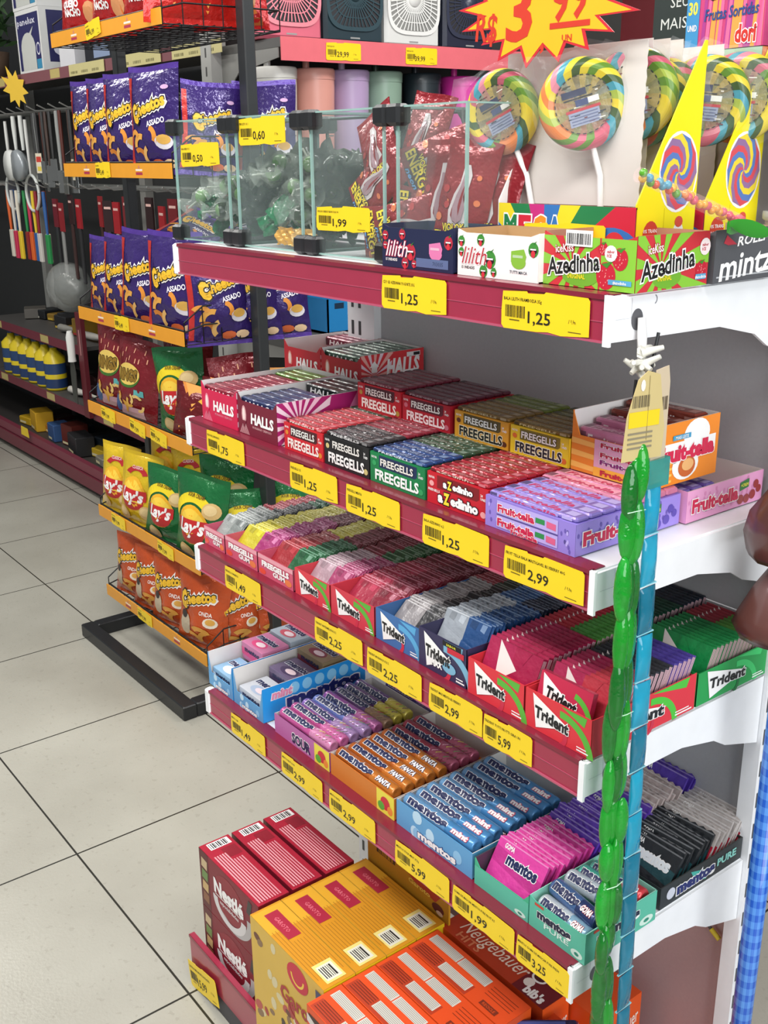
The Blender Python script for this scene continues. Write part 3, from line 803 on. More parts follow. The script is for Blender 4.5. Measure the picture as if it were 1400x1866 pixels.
# candy tube with green propeller
t = thing('candy_tube', 'clear tube of coloured candy balls with a green leaf fan, lying on the boxes', 'candy', (.95, .075, 1.534))
mb = MB(); pa = Vector((-.028, -.012, .008)); pb = Vector((.0, .085, -.028))
pa = Vector((0, -.08, .024)); pb = Vector((0, .08, -.024))
r = random.Random(2)
for i in range(30):
    q = pa.lerp(pb, (i + .5) / 30) + Vector((r.uniform(-1, 1), 0, r.uniform(-1, 1))) * .0028
    mb.ell3(q, (.0042, .0042, .0042), plas(r.choice(('58a02c', 'e0b020', '3f9ab0', 'd8582c') if i < 12 else ('e8506a', 'ef8a4a', 'e8a02a', 'd8586a')), .2), 8, 6)
mb.build('candy_balls', t)
mb = MB(); mb.tube([pa, pb], .0072, clear('ffd8dc', .05, .12), 14); mb.build('tube', t)
mb = MB(); mb.lathe([(.0005, -.006), (.008, -.005), (.009, 0), (.007, .004), (.0005, .006)], plas('d85a6a', .3), 10, pb, 'z'); mb.build('knob', t)
mb = MB(); GL = plas('2f9a28', .35)
for (a0, ln, wd) in ((-.6, .045, .018), (.5, .062, .022), (2.3, .03, .014)):
    n = 9; vs = []
    for i in range(n):
        f = i / (n - 1); ww = wd * math.sin(PI * min(.98, .06 + f * .92)) ** .7 * .5
        for s_ in (-1, 0, 1):
            X = f * ln; Y = s_ * ww
            vs.append(Vector((.012 + (X * math.sin(a0) * .5 + Y * .3), .05 + X * math.cos(a0) - Y * math.sin(a0), -.028 - X * .2 + abs(s_) * .003 + Y * .8)))
    mb.add(vs, [(3 * i + j, 3 * i + j + 1, 3 * i + j + 4, 3 * i + j + 3) for i in range(n - 1) for j in range(2)], GL, True)
mb.build('leaf_fan', t)
# clear stacked containers and boxed gum drops at the rear right
def tub(loc, label, c):
    t = thing('storage_tub', label, 'container', loc)
    mb = MB(); mb.lathe([(.0, 0), (.037, 0), (.041, .058), (.039, .058), (.035, .002)], M(c, .12, 0, 0, 0, 0, 10, 0, .45), 28); mb.build('tub', t)
    mb = MB(); mb.lathe([(.0425, .056), (.044, .058), (.044, .066), (.0, .067)], M('dfe4e6', .15, 0, 0, 0, 0, 10, 0, .5), 28); mb.build('lid', t)
for i, (c, lab) in enumerate((('c9b6b8', 'lowest clear tub of the stack behind the yellow triangles'), ('c8bcbc', 'middle clear tub of the stack behind the yellow triangles'), ('b8c8cc', 'third clear tub from the bottom, beside the boxed gum drops'), ('b8c8cc', 'topmost clear tub of the stack at the right edge'))):
    tub((.912, .335, Z1 + .002 + i * .068), lab, c)
def gum(tx, bg, s1, hue):
    def f(mb, F, w, h):
        rec(mb, F, 0, 0, w, h, P(bg), 1)
        r = random.Random(2)
        for i in range(26):
            x = w * r.uniform(.18, .98); q = w * .05
            pol(mb, F, [(x - q, 0), (x, 0), (x + q * .5, h), (x - q * .2, h)] if x + q < w else [(x - q, 0), (x, 0), (x, h)], P(r.choice(hue)), 2)
        rec(mb, F, 0, 0, w * .17, h, P('3b8fc4'), 3)
        txt(mb, F, '30', w * .085, h * .55, h * .16, P('f2e04a'), 4, w=w * .12, bold=.03); txt(mb, F, 'UNID', w * .085, h * .3, h * .08, WH, 4, w=w * .12)
        txt(mb, F, tx, w * .6, h * .77, h * .24, P('f2dc28'), 6, w=w * .72, bold=.05, rot=.0, out=BK, ow=.04)
        if s1:
            txt(mb, F, 'Frutas Sortidas', w * .58, h * .46, h * .15, P('1c4a8a'), 5, w=w * .68, bold=.02, shear=.2, rot=.04)
            txt(mb, F, 'dori', w * .78, h * .18, h * .22, P('c8322a'), 5, w=w * .26, bold=.04, out=WH, ow=.05)
    return f
carton('gum_drop_box', 'pink and purple boxed gum drops with yellow lettering at the top right', 'candy box', .106, .07, .085, P('c8447a'), (.756, .30, 1.690), gum('Gomets', 'c8447a', True, ('d85a8a', 'e8a04a', 'a83a8a', 'e06a9a')), None)
carton('gum_drop_box', 'pale green boxed gum drops below the pink gum drop box', 'candy box', .104, .07, .038, P('a8c4a4'), (.758, .30, 1.651), lambda mb, F, w, h: (rec(mb, F, 0, 0, w, h, P('9fbfa2'), 1), txt(mb, F, 'Gomets', w * .55, h * .5, h * .55, P('f0d820'), 4, w=w * .8, bold=.05, out=BK, ow=.045)), lambda mb, F, w, h: rec(mb, F, 0, 0, w, h, P('e0865a'), 1))
carton('gum_drop_box', 'plain grey box at the bottom of the gum drop stack behind the lollipops', 'candy box', .10, .066, .203, P('a8a29c'), (.758, .302, Z1 + .0015))
# ================================================================== SECOND SHELF : candy sticks
def shade(c, f, to='ffffff'):
    a = [int(c[i:i + 2], 16) for i in (0, 2, 4)]; b = [int(to[i:i + 2], 16) for i in (0, 2, 4)]
    return '%02x%02x%02x' % tuple(int(x + (y - x) * f) for x, y in zip(a, b))
def stick_mb(w, d, h, body, text, tcol, band=None, small=False, b=.002, mat=None):
    mb = MB(); mb.box(0, w, 0, d, 0, h, mat or foil(body, .3, .3), b)
    F = topf(0, 0, h); G = front(0, 0, 0)
    for FF, H in ((F, d), (G, h)):
        if band: rec(mb, FF, w * .04, H * .12, w * .8, H * .88, P(band, .3), 1)
        tt = P(tcol) if FF is G or band else P(shade(tcol, .45, body))
        if not (FF is F and text == 'HALLS'): txt(mb, FF, text, w * .45, H * .48, H * .52, tt, 2, w=w * .66, bold=.025, shear=.1, res=1)
        else: rec(mb, FF, w * .3, H * .35, w * .9, H * .5, P(shade(body, .22)), 1)
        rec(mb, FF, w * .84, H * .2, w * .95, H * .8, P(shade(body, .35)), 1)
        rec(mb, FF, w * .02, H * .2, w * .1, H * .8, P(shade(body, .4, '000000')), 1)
    return mb
def row(proto, n, x, y, z, dy, label, group, cat='candy stick', rx=0.0, jit=0.0, first=True):
    for i in range(n):
        o = proto if (i == 0 and first) else dup(proto)
        o.location = (x + random.uniform(-jit, jit), y + i * dy, z); o.rotation_euler = (rx + random.uniform(-jit, jit) * 4, 0, random.uniform(-jit, jit) * 3)
        o['label'] = label; o['category'] = cat; o['group'] = group
    return proto
def halls_front(bg, ray):
    def f(mb, F, w, h):
        rec(mb, F, 0, 0, w, h, P(bg), 1)
        for a in range(-4, 5):
            pol(mb, F, [(w * .16, h * .45), (w * (.16 + .03 * a - .008), h * .02), (w * (.16 + .03 * a + .008), h * .02)], P(ray), 2)
        ell(mb, F, w * .16, h * .6, w * .06, h * .28, P(ray), 2, 12); ell(mb, F, w * .16, h * .62, w * .035, h * .2, P('f2ded8'), 3, 10)
        pol(mb, F, [(w * .1, h * .42), (w * .22, h * .42), (w * .16, h * .2)], P(bg), 4)
        txt(mb, F, 'HALLS', w * .63, h * .56, h * .31, WH, 4, w=w * .58, bold=.045, shear=.08)
        txt(mb, F, 'MORANGO CREMOSO', w * .62, h * .3, h * .07, P(ray), 3, w=w * .48, res=1)
    return f
def halls_side(bg, ray, big):
    def f(mb, F, w, h):
        rec(mb, F, 0, 0, w, h, P(bg), 1)
        cx = w * .2
        rays(mb, F, w, h, cx, h * .45, [P(ray), None, P('f0d8e4'), None], 36, 2)
        pol(mb, F, [(w * .42, 0), (w, 0), (w, h), (w * .5, h)], P(bg), 3)
        if big:
            for s_ in (-1, 1): pol(mb, F, [(cx - .006, h * (.45 + s_ * .08)), (cx + .006, h * (.45 + s_ * .08)), (cx + .006, h * (.45 + s_ * .22)), (cx + .01, h * (.45 + s_ * .22)), (cx, h * (.45 + s_ * .38)), (cx - .01, h * (.45 + s_ * .22)), (cx - .006, h * (.45 + s_ * .22))], WH, 4)
            txt(mb, F, 'HALLS', w * .66, h * .62, h * .42, WH, 4, w=w * .54, bold=.05, shear=.15)
            txt(mb, F, 'MORANGO | FRUTILLA', w * .66, h * .3, h * .1, WH, 4, w=w * .4, bold=.01, res=1)
            rec(mb, F, w * .72, h * .82, w * .94, h * .94, P('e8e4e4'), 4); rec(mb, F, w * .83, h * .84, w * .93, h * .92, BK, 5)
        else:
            pol(mb, F, [(w * .6, h * .3), (w, h * .75), (w, h), (w * .75, h)], P('e08abc'), 4)
            txt(mb, F, 'HALLS', w * .7, h * .3, h * .35, WH, 5, w=w * .5, bold=.05, shear=.15)
    return f
def halls(x, y, z, w, d, h, bg, ray, side, big, label, sticks, sx):
    carton('candy_box', label, 'candy box', w, d, h, P(bg), (x, y, z), halls_front(bg, ray), halls_side(side, 'f2c8dc' if not big else 'f0b0a8', big), open_top=True, inner=P('e6e2e0'), notch=h * .18)
    for (c, n, y0, zz, lab) in sticks:
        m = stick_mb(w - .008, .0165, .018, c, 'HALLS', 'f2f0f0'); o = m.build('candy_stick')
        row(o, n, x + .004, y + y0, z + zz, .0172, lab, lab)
halls(.024, .012, Z2 + .0015, .118, .205, .066, 'cf1f4c', 'e889a0', 'cf1f4c', False, 'pink-red cough candy box at the far left of the second shelf', [('8f2036', 8, .004, .042, 'dark red cough candy stick in the far left pink-red box'), ('5f8f2a', 3, .145, .044, 'green cough candy stick at the back of the far left pink-red box')], 0)
halls(.146, .012, Z2 + .0015, .118, .205, .066, '741a30', 'd8a0a4', 'a81f6c', False, 'dark wine cough candy box with magenta side, second from left on the second shelf', [('1d2f5e', 6, .004, .042, 'navy cough candy stick in the wine coloured box'), ('25292c', 4, .13, .046, 'black cough candy stick at the back of the wine coloured box')], 0)
for i, x in enumerate((-.04, .085)):
    carton('sealed_box', ('plain red sealed box under the rear left cough candy box', 'plain red sealed box under the rear right cough candy box')[i], 'candy box', .115, .13, .038, P('a81f2c'), (x, .228, Z2 + .0015))
halls(-.04, .222, Z2 + .041, .118, .136, .066, 'bd2430', 'e08a7c', 'd2343a', True, 'rear red cough candy box with an empty front, raised at the back left', [('7c2540', 3, .09, .044, 'wine cough candy stick at the back of the rear empty red box')], 0)
halls(.081, .222, Z2 + .041, .118, .136, .066, 'bd2430', 'e08a7c', 'd8343a', True, 'rear red cough candy box with large white lettering on its side', [('2f5a44', 3, .004, .044, 'dark green cough candy stick in the rear red box'), ('4f6a58', 5, .056, .045, 'grey-green cough candy stick in the rear red box')], 0)
def fg_art(bg, win, tcol, acc, word='FREEGELLS', tout=None):
    def f(mb, F, w, h):
        rec(mb, F, 0, 0, w, h, P(bg), 1)
        pts = [(w * .17, h * .55), (w * .82, h * .55), (w * .86, h * .62), (w * .86, h * .95), (w * .17, h * .95)]
        pol(mb, F, pts, P(win), 2)
        if word == 'FREEGELLS':
            txt(mb, F, word, w * .5, h * .75, h * .24, P('e4e0da'), 5, w=w * .6, bold=.03, out=BK, ow=.04)
            txt(mb, F, word, w * .5, h * .3, h * .34, P(tcol), 5, w=w * .8, bold=.035, out=P(tout) if tout else None, ow=.05)
        else:
            for cyy, hh, ww in ((.75, .2, .5), (.3, .28, .68)):
                txt(mb, F, 'a', w * (.52 - ww * .42), h * cyy, h * hh * 1.1, WH, 5, w=w * ww * .13, bold=.06, out=BK, ow=.07)
                txt(mb, F, 'Z', w * (.52 - ww * .27), h * cyy, h * hh * 1.25, P('f0dc3a'), 5, w=w * ww * .15, bold=.06, out=BK, ow=.07)
                txt(mb, F, 'edinho', w * (.52 + ww * .16), h * cyy, h * hh, WH, 5, w=w * ww * .66, bold=.06, out=BK, ow=.07)
            txt(mb, F, 'FREEGELLS', w * .12, h * .45, h * .08, WH, 3, w=w * .2, res=1)
        txt(mb, F, 'NOVA', w * .08, h * .85, h * .08, WH, 3, w=w * .1, res=1); ell(mb, F, w * .08, h * .65, w * .04, h * .09, P(acc), 3, 12)
        ell(mb, F, w * .93, h * .2, w * .045, h * .1, P(acc), 3, 12); txt(mb, F, '24\nUNID', w * .93, h * .78, h * .08, WH, 3, w=w * .09, res=1)
    return f
def freeg(x, y, z, w, d, h, bg, win, tcol, acc, rows, label, word='FREEGELLS', tout=None, sd=None):
    carton('candy_box', label, 'candy box', w, d, h - .004, P(bg), (x, y, z), fg_art(bg, win, tcol, acc, word, tout), lambda mb, F, a, b: rec(mb, F, 0, 0, a, b, P(sd or bg), 1))
    yy = y + .002
    for (c, n, lab, tc) in rows:
        p = (d - .004) / sum(q[1] for q in rows)
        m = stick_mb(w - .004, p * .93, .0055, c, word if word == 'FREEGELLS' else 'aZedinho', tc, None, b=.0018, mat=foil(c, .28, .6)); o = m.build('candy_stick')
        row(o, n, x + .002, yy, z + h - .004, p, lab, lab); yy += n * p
zz = Z2 + .0015; D1 = .19
freeg(.281, .014, zz, .104, D1, .046, 'c9222c', '4c1a20', 'f0e4dc', 'd8842c', [('b8303a', 7, 'red foil candy stick in the strawberry red box beside the wine box', 'e8d8d0'), ('2c4a34', 4, 'dark green candy stick at the back of the strawberry red box', 'c8d0c8')], 'red candy stick box in front, right of the wine coloured box')
freeg(.389, .014, zz, .108, D1, .048, '1c1c1e', '101012', 'f2f0ee', 'c9b87a', [('3a3638', 4, 'black and silver candy stick in the black box', 'e0dcdc'), ('8c2636', 7, 'wine red candy stick in the black box', 'e0cccc')], 'black candy stick box in the front row of the second shelf')
freeg(.50, .014, zz, .117, D1, .046, '137a44', '1c2c52', 'f0f4f0', '2f9a5a', [('27457c', 4, 'blue candy stick in the green box', 'd8dce8'), ('2c4a34', 4, 'dark green candy stick in the green box', 'd0d8d0'), ('3f5a30', 3, 'olive green candy stick at the back of the green box', 'd0d8c8')], 'green candy stick box in the front row of the second shelf')
freeg(.622, .014, zz, .114, D1, .0455, 'c01a2a', '7c141c', 'f2f0f0', 'e8a0a0', [('a81f30', 11, 'red sour candy stick in the red box left of the lilac box', 'cfc0b0')], 'red sour candy box in the front row, left of the lilac box', 'aZedinho')
Y2 = .142; zt = Z2 + .049; D2 = .125
for i, (x, w) in enumerate(((.31, .2), (.53, .215))):
    carton('sealed_box', ('plain red sealed box hidden under the rear red candy boxes', 'plain brown sealed box hidden under the rear gold candy boxes')[i], 'candy box', w, .06, .044, P('7c2026'), (x, .208, zz))
freeg(.30, Y2 - .001, zt, .108, D2, .046, 'b81c28', '4a1a22', 'f0e4dc', 'b08a3a', [('76263a', 7, 'wine candy stick in the rear left red box', 'b8a0a0')], 'rear red candy stick box, first of the back row beside the big red box')
freeg(.411, Y2, zt, .108, D2, .044, 'b01a2a', '5a1a28', 'f0d8d8', 'c86a7a', [('5e2436', 7, 'dark wine candy stick in the second rear red box', 'b09a9e')], 'second rear red candy stick box of the back row')
freeg(.529, Y2, zt, .108, D2, .042, 'd8982a', '5a4a22', '1c1a16', '5a2a16', [('7a6030', 4, 'bronze candy stick in the gold box', 'c8b890'), ('66742c', 3, 'olive candy stick at the back of the gold box', 'c8d0a0')], 'gold candy stick box in the back row of the second shelf', tout='f4e8c8')
freeg(.641, Y2, zt, .104, D2, .042, 'e4c227', '7a6a24', '1c1c24', 'd86a2a', [('7c6026', 4, 'brown-gold candy stick in the yellow box', 'd8c890'), ('5c5a24', 3, 'olive brown candy stick at the back of the yellow box', 'c8c8a0')], 'yellow candy stick box in the back row, left of the orange box', tout='f6f0dc')
# chewy fruit candy
FR_ = P('c81e4a'); LIL = '9a86d8'
def ft_front(mb, F, w, h):
    rec(mb, F, 0, 0, w, h, P('9480d4'), 1)
    r = random.Random(5)
    for i in range(40): ell(mb, F, r.uniform(.004, w - .004), r.uniform(.004, h - .004), .0016, .0028, P(r.choice(('6a58ae', 'b8a8ea', '54468e'))), 2, 8)
    rec(mb, F, w * .14, h * .08, w * .82, h * .95, P('b9a8e6'), 3); rec(mb, F, w * .14, h * .47, w * .82, h * .52, P('54468e'), 4)
    for yy in (.72, .27):
        txt(mb, F, 'Fruit-tella', w * .36, h * yy, h * .24, FR_, 6, w=w * .42, bold=.05, out=WH, ow=.05)
        rec(mb, F, w * .58, h * (yy - .06), w * .68, h * (yy + .1), P('2f8a4a'), 5); pol(mb, F, [(w * .7, h * (yy - .1)), (w * .8, h * (yy - .12)), (w * .8, h * (yy + .08)), (w * .7, h * (yy + .1))], P('d8608a'), 5)
    txt(mb, F, 'Fruit-tella', w * .46, h * .1, h * .14, FR_, 7, w=w * .3, bold=.04, out=WH, ow=.05)
def ft_side(bg, dots, fruit):
    def f(mb, F, w, h):
        rec(mb, F, 0, 0, w, h, P(bg), 1)
        r = random.Random(6)
        for i in range(30): ell(mb, F, r.uniform(.004, w - .004), r.uniform(.004, h - .004), .002, .003, P(dots), 2, 8)
        txt(mb, F, 'Fruit-tella', w * .36, h * .5, h * .42, FR_, 6, w=w * .6, bold=.05, out=WH, ow=.05)
        pol(mb, F, [(w * .68, h * .5), (w * .8, h * .58), (w * .8, h * .86), (w * .68, h * .78)], P('2f7a3a'), 4); txt(mb, F, '+CREM', w * .74, h * .68, h * .1, P('e8e04a'), 5, w=w * .1, bold=.03)
        for (a, b_, q) in ((.7, .22, .16), (.78, .2, .15), (.9, .6, .14), (.94, .42, .13), (.86, .28, .16)): ell(mb, F, w * a, h * b_, h * q, h * q, P(fruit), 4, 14)
    return f
carton('chewy_candy_box', 'lilac chewy candy box at the front right corner of the second shelf', 'candy box', .145, .182, .038, P('9480d4'), (.736, .01, zz), ft_front, ft_side('9a86d8', '6a58ae', '5a4aa8'))
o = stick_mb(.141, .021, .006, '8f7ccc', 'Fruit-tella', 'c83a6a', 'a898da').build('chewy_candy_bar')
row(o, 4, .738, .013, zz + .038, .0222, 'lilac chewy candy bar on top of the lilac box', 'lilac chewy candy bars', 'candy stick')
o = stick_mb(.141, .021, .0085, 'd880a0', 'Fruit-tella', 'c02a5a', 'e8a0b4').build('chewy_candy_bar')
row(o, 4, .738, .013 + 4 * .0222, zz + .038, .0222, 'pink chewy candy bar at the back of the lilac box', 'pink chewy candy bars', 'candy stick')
carton('chewy_candy_box', 'pink chewy candy tray behind the lilac box at the right edge of the second shelf', 'candy box', .15, .155, .04, P('e29ac4'), (.738, .196, zz), None, ft_side('e6a0ca', 'd88ab8', '9a3a3a'), open_top=True, inner=P('d8cfc8'))
for i, (lab, x, c) in enumerate((('violet chewy candy bar lying at the front of the pink tray', .80, '7a60b8'), ('violet chewy candy bar second in the pink tray', .80, '7a60b8'), ('violet chewy candy bar third in the pink tray', .80, '6a54a8'))):
    o = stick_mb(.075, .021, .02, c, 'Fruit-tella', 'e0d8f0', '9a86d0').build('chewy_candy_bar')
    o.location = (x, .20 + i * .024, zz + .016); o['label'] = lab; o['category'] = 'candy stick'
def ork(mb, F, w, h):
    rec(mb, F, 0, 0, w, h, P('e8862a'), 1)
    for i in range(3): pol(mb, F, [(0, h * (.1 + .33 * i)), (w, h * (-.02 + .33 * i + .06)), (w, h * (.12 + .33 * i)), (0, h * (.26 + .33 * i))], P('f2b85a'), 2)
    rec(mb, F, w * .3, h * .02, w, h, P('dca4bc'), 3); rec(mb, F, w * .3, h * .0, w, h * .25, P('f0b03a'), 4)
    for yy, c in ((.88, 'a81f3a'), (.62, 'a81f3a'), (.42, '7a1f6a')): txt(mb, F, 'Fruit-tella', w * .68, h * yy, h * .12, P(c), 6, w=w * .6, bold=.05, out=WH, ow=.05)
    txt(mb, F, 'Fruit-tella', w * .66, h * .13, h * .14, P('b8243a'), 6, w=w * .54, bold=.05)
def orside(mb, F, w, h):
    rec(mb, F, 0, 0, w, h, P('f08a22'), 1)
    for i in range(5): pol(mb, F, [(w * .0, h * (.02 + .1 * i)), (w * .3, h * (.05 + .1 * i)), (w * .3, h * (.09 + .1 * i)), (0, h * (.07 + .1 * i))], P('f8c25a'), 2)
    ell(mb, F, w * .65, h * .74, w * .2, h * .26, WH, 2, 20); rec(mb, F, w * .05, h * .42, w * .95, h * .68, WH, 2); ell(mb, F, w * .5, h * .28, w * .2, h * .24, WH, 3, 20)
    txt(mb, F, 'Fruit-tella', w * .5, h * .52, h * .25, P('d01e48'), 6, w=w * .86, bold=.06, out=WH, ow=.04)
    ell(mb, F, w * .52, h * .25, w * .13, h * .17, P('c9622a'), 5, 18); ell(mb, F, w * .53, h * .28, w * .09, h * .1, P('eab070'), 6, 16)
    rec(mb, F, w * .28, h * .72, w * .55, h * .8, P('3f9ac4'), 5); txt(mb, F, 'MAIS LEITE', w * .415, h * .76, h * .05, WH, 6, res=1)
carton('chewy_candy_box', 'orange and white chewy candy box on top of the lilac and pink boxes', 'candy box', .125, .125, .076, P('ec8a2a'), (.747, .145, zt), ork, orside, open_top=True, inner=P('eeeae6'), notch=.03)
for i in range(4):
    o = stick_mb(.11, .024, .026, ('c87a9a', 'c87a9a', '7a3020', '8a3a2a')[i], 'Fruit-tella', 'f0e0e0').build('chewy_candy_bar')
    o.location = (.754, .15 + i * .028, zt + .03 + i * .007); o['label'] = ('pink chewy bar in front of the orange box', 'pink chewy bar second in the orange box', 'brown chewy bar third in the orange box', 'brown chewy bar at the back of the orange box')[i]; o['category'] = 'candy stick'
# ================================================================== THIRD SHELF : gum packs
def pack_mb(w, h, t, cl, cr, style, txtc=None, word=None):
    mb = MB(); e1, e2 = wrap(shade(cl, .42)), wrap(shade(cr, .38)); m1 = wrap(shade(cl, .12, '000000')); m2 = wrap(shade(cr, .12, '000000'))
    n = 6
    for (a, b, m) in ((0, .5, m1), (.5, 1, m2)):
        mb.box(a * w, b * w, -t / 2, t / 2, 0, h, m)
    F = front(0, -t / 2, 0)
    if style == 'wave':                       # zig-zag sealed edge
        for k in range(8):
            x0 = k * w / 8; mb.add([(x0, 0, h), (x0 + w / 8, 0, h), (x0 + w / 16, 0, h + .003)], [(0, 1, 2)], m1 if k < 4 else m2)
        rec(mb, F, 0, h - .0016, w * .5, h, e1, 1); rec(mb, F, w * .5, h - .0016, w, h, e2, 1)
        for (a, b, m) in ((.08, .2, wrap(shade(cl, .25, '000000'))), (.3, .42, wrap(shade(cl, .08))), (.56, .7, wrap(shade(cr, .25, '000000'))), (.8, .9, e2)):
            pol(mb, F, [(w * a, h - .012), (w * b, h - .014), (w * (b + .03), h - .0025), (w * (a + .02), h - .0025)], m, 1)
        for x in (0, w): mb.add([(x, 0, 0), (x, 0, h), (x + (-.004 if x == 0 else .004), 0, h * .98), (x + (-.004 if x == 0 else .004), 0, .01)], [(0, 1, 2, 3)], m1 if x == 0 else m2)
    if style == 'tri':
        pol(mb, F, [(w * .2, h), (w * .62, h * .62), (w * .3, h * .3)], P('e8dcd8'), 1)
        for x in (0.02, .98): pass
        for k in range(3): rec(mb, right(w, -t / 2, 0), t * (.1 + .3 * k), .004, t * (.3 + .3 * k), h * .97, P('d8b0b8'), 1)
        pol(mb, F, [(w * .55, h), (w * .8, h), (w * .7, h * .75)], m2, 2)
    if word: txt(mb, F, word, w * .55, h * .8, h * .2, P(txtc), 3, w=w * .55, bold=.05, res=1)
    return mb
def tray(x, w, y, d, lip, label, body, art, artr=None, back=.02):
    t = thing('display_tray', label, 'display tray', (x, y, Z3 + .0015))
    c = .0011; mb = MB(); B = P(body)
    mb.box(0, w, 0, c, 0, lip, B); mb.box(0, w, c, d, 0, c, B)
    for xx in (0, w - c): mb.prism([(0, 0), (d, 0), (d, lip * .9), (0, lip)], FR((xx, 0, 0), (0, 1, 0), (0, 0, 1)), c, B)
    mb.box(0, w, d - c, d, 0, lip * .9, B)
    if art: art(mb, front(0, 0, 0), w, lip)
    if artr: artr(mb, right(w + .0003, 0, 0), d, lip)
    mb.build('tray', t)
def tri_art(bg, sw, word='Trident', mx=False, side=False):
    def f(mb, F, w, h):
        rec(mb, F, 0, 0, w, h, P(bg), 1)
        arc(mb, F, w * .55, -h * .1, h * .85, h * 1.05, .1, 1.6, P(sw), 2, 12, .9)
        pol(mb, F, [(w * .55, h * .97), (w * .93, h * .97), (w * .9, h * .72)], P(sw), 2)
        rec(mb, F, w * .8, h * .06, w * .97, h * .1, WH, 3); rec(mb, F, w * .8, h * .14, w * .94, h * .17, WH, 3)
        pol(mb, F, [(w * .12, h * .96), (w * .7, h * .48), (w * .18, h * .08)], WH, 4)
        arc(mb, F, w * .5, h * .2, h * .22, h * .34, -1.2, .9, P('c8324a' if bg != '1f9a4c' else '12703a'), 3, 10)
        txt(mb, F, word, w * .42, h * .5, h * .3, P('1a1c1e'), 6, w=w * .52, bold=.045, rot=-.06, out=WH, ow=.05)
        if mx: txt(mb, F, 'MAX', w * .4, h * .26, h * .16, WH, 6, w=w * .24, bold=.06); ell(mb, F, w * .66, h * .3, w * .14, h * .14, P('7ab0cc'), 5, 16); rec(mb, F, w * .62, h * .7, w * .96, h * .84, P('c8283a'), 5); rec(mb, F, w * .52, h * .84, w * .9, h * .97, BK, 4); txt(mb, F, 'SABOR', w * .7, h * .9, h * .06, P('e8e03a'), 6, w=w * .2, res=1)
    return f
def fgum(mb, F, w, h):
    rec(mb, F, 0, 0, w, h, P('cf5a74'), 1); rec(mb, F, 0, h * .8, w, h, P('e8a0ac'), 2)
    txt(mb, F, 'FREEGELLS', w * .5, h * .62, h * .26, WH, 4, w=w * .78, bold=.06, out=P('b02a4a'), ow=.04); txt(mb, F, 'GUM', w * .6, h * .32, h * .22, WH, 4, w=w * .34, bold=.05, out=P('b02a4a'), ow=.04)
    ell(mb, F, w * .86, h * .25, w * .1, h * .16, P('e8804a'), 3, 12); ell(mb, F, w * .12, h * .2, w * .1, h * .14, P('e8503a'), 3, 12)
def packs(x, w, y0, dy, h, t, tilt, segs, z=Z3 + .003, style='wave', jit=.0012, ramp=0.0):
    kind = 'gum_sachet' if x < .28 else 'gum_pack'
    if style == 'wave':
        segs = [(int(s[0] * 1.42), *s[1:]) for s in segs]; dy /= 1.42
    y = y0; tot = sum(s[0] for s in segs); k = 0
    for (n, cl, cr, lab) in segs:
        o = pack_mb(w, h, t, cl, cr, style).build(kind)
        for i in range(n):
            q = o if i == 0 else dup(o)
            q.location = (x + random.uniform(-jit, jit), y, z + random.uniform(0, .002 if style != 'tri' else .0005) + ramp * k / tot); q.rotation_euler = (-tilt + random.uniform(-.07, .07) * (.12 if style == 'tri' else 1), random.uniform(-.02, .02) * (.2 if style == 'tri' else 1), random.uniform(-.03, .03) * (.2 if style == 'tri' else 1))
            q['label'] = lab; q['category'] = kind.replace('_', ' '); q['group'] = lab
            y += dy; k += 1
T3 = .80
tray(.0, .072, .012, .345, .034, 'pink gum tray at the far left of the third shelf', 'cf5a74', fgum)
tray(.076, .106, .012, .345, .036, 'pink gum tray with yellow packs, second from left on the third shelf', 'cf5a74', fgum)
tray(.186, .106, .012, .345, .036, 'pink gum tray with red and green packs, third from left on the third shelf', 'cf5a74', fgum)
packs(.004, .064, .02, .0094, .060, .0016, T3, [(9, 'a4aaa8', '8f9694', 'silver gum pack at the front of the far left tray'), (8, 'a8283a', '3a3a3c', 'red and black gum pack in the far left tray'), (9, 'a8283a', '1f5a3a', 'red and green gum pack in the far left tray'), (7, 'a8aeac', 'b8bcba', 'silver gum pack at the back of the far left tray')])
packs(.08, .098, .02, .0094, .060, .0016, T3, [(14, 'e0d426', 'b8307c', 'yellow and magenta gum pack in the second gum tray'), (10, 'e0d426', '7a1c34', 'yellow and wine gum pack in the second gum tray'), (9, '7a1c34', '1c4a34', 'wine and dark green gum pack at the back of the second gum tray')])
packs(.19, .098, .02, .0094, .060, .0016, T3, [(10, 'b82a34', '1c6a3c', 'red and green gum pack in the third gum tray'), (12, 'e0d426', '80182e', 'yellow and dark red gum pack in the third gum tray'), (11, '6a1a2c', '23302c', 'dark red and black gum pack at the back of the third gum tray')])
tray(.298, .096, .012, .345, .044, 'red and green fruit gum tray, fourth from left on the third shelf', 'd8404c', tri_art('d8404c', '5ab03c'))
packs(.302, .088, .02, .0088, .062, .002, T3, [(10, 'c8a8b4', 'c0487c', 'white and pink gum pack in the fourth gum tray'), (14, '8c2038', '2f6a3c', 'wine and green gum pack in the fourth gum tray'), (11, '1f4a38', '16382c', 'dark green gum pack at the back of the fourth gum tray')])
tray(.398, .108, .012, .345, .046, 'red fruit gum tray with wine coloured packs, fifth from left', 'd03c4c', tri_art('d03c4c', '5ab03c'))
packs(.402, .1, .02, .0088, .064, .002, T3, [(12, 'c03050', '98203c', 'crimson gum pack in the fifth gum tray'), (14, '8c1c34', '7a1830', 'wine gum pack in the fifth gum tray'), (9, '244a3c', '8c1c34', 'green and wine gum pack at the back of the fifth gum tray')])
tray(.51, .098, .012, .345, .048, 'blue mint gum tray, sixth from left on the third shelf', '3f6ea8', tri_art('3f6ea8', '5aa8d8'))
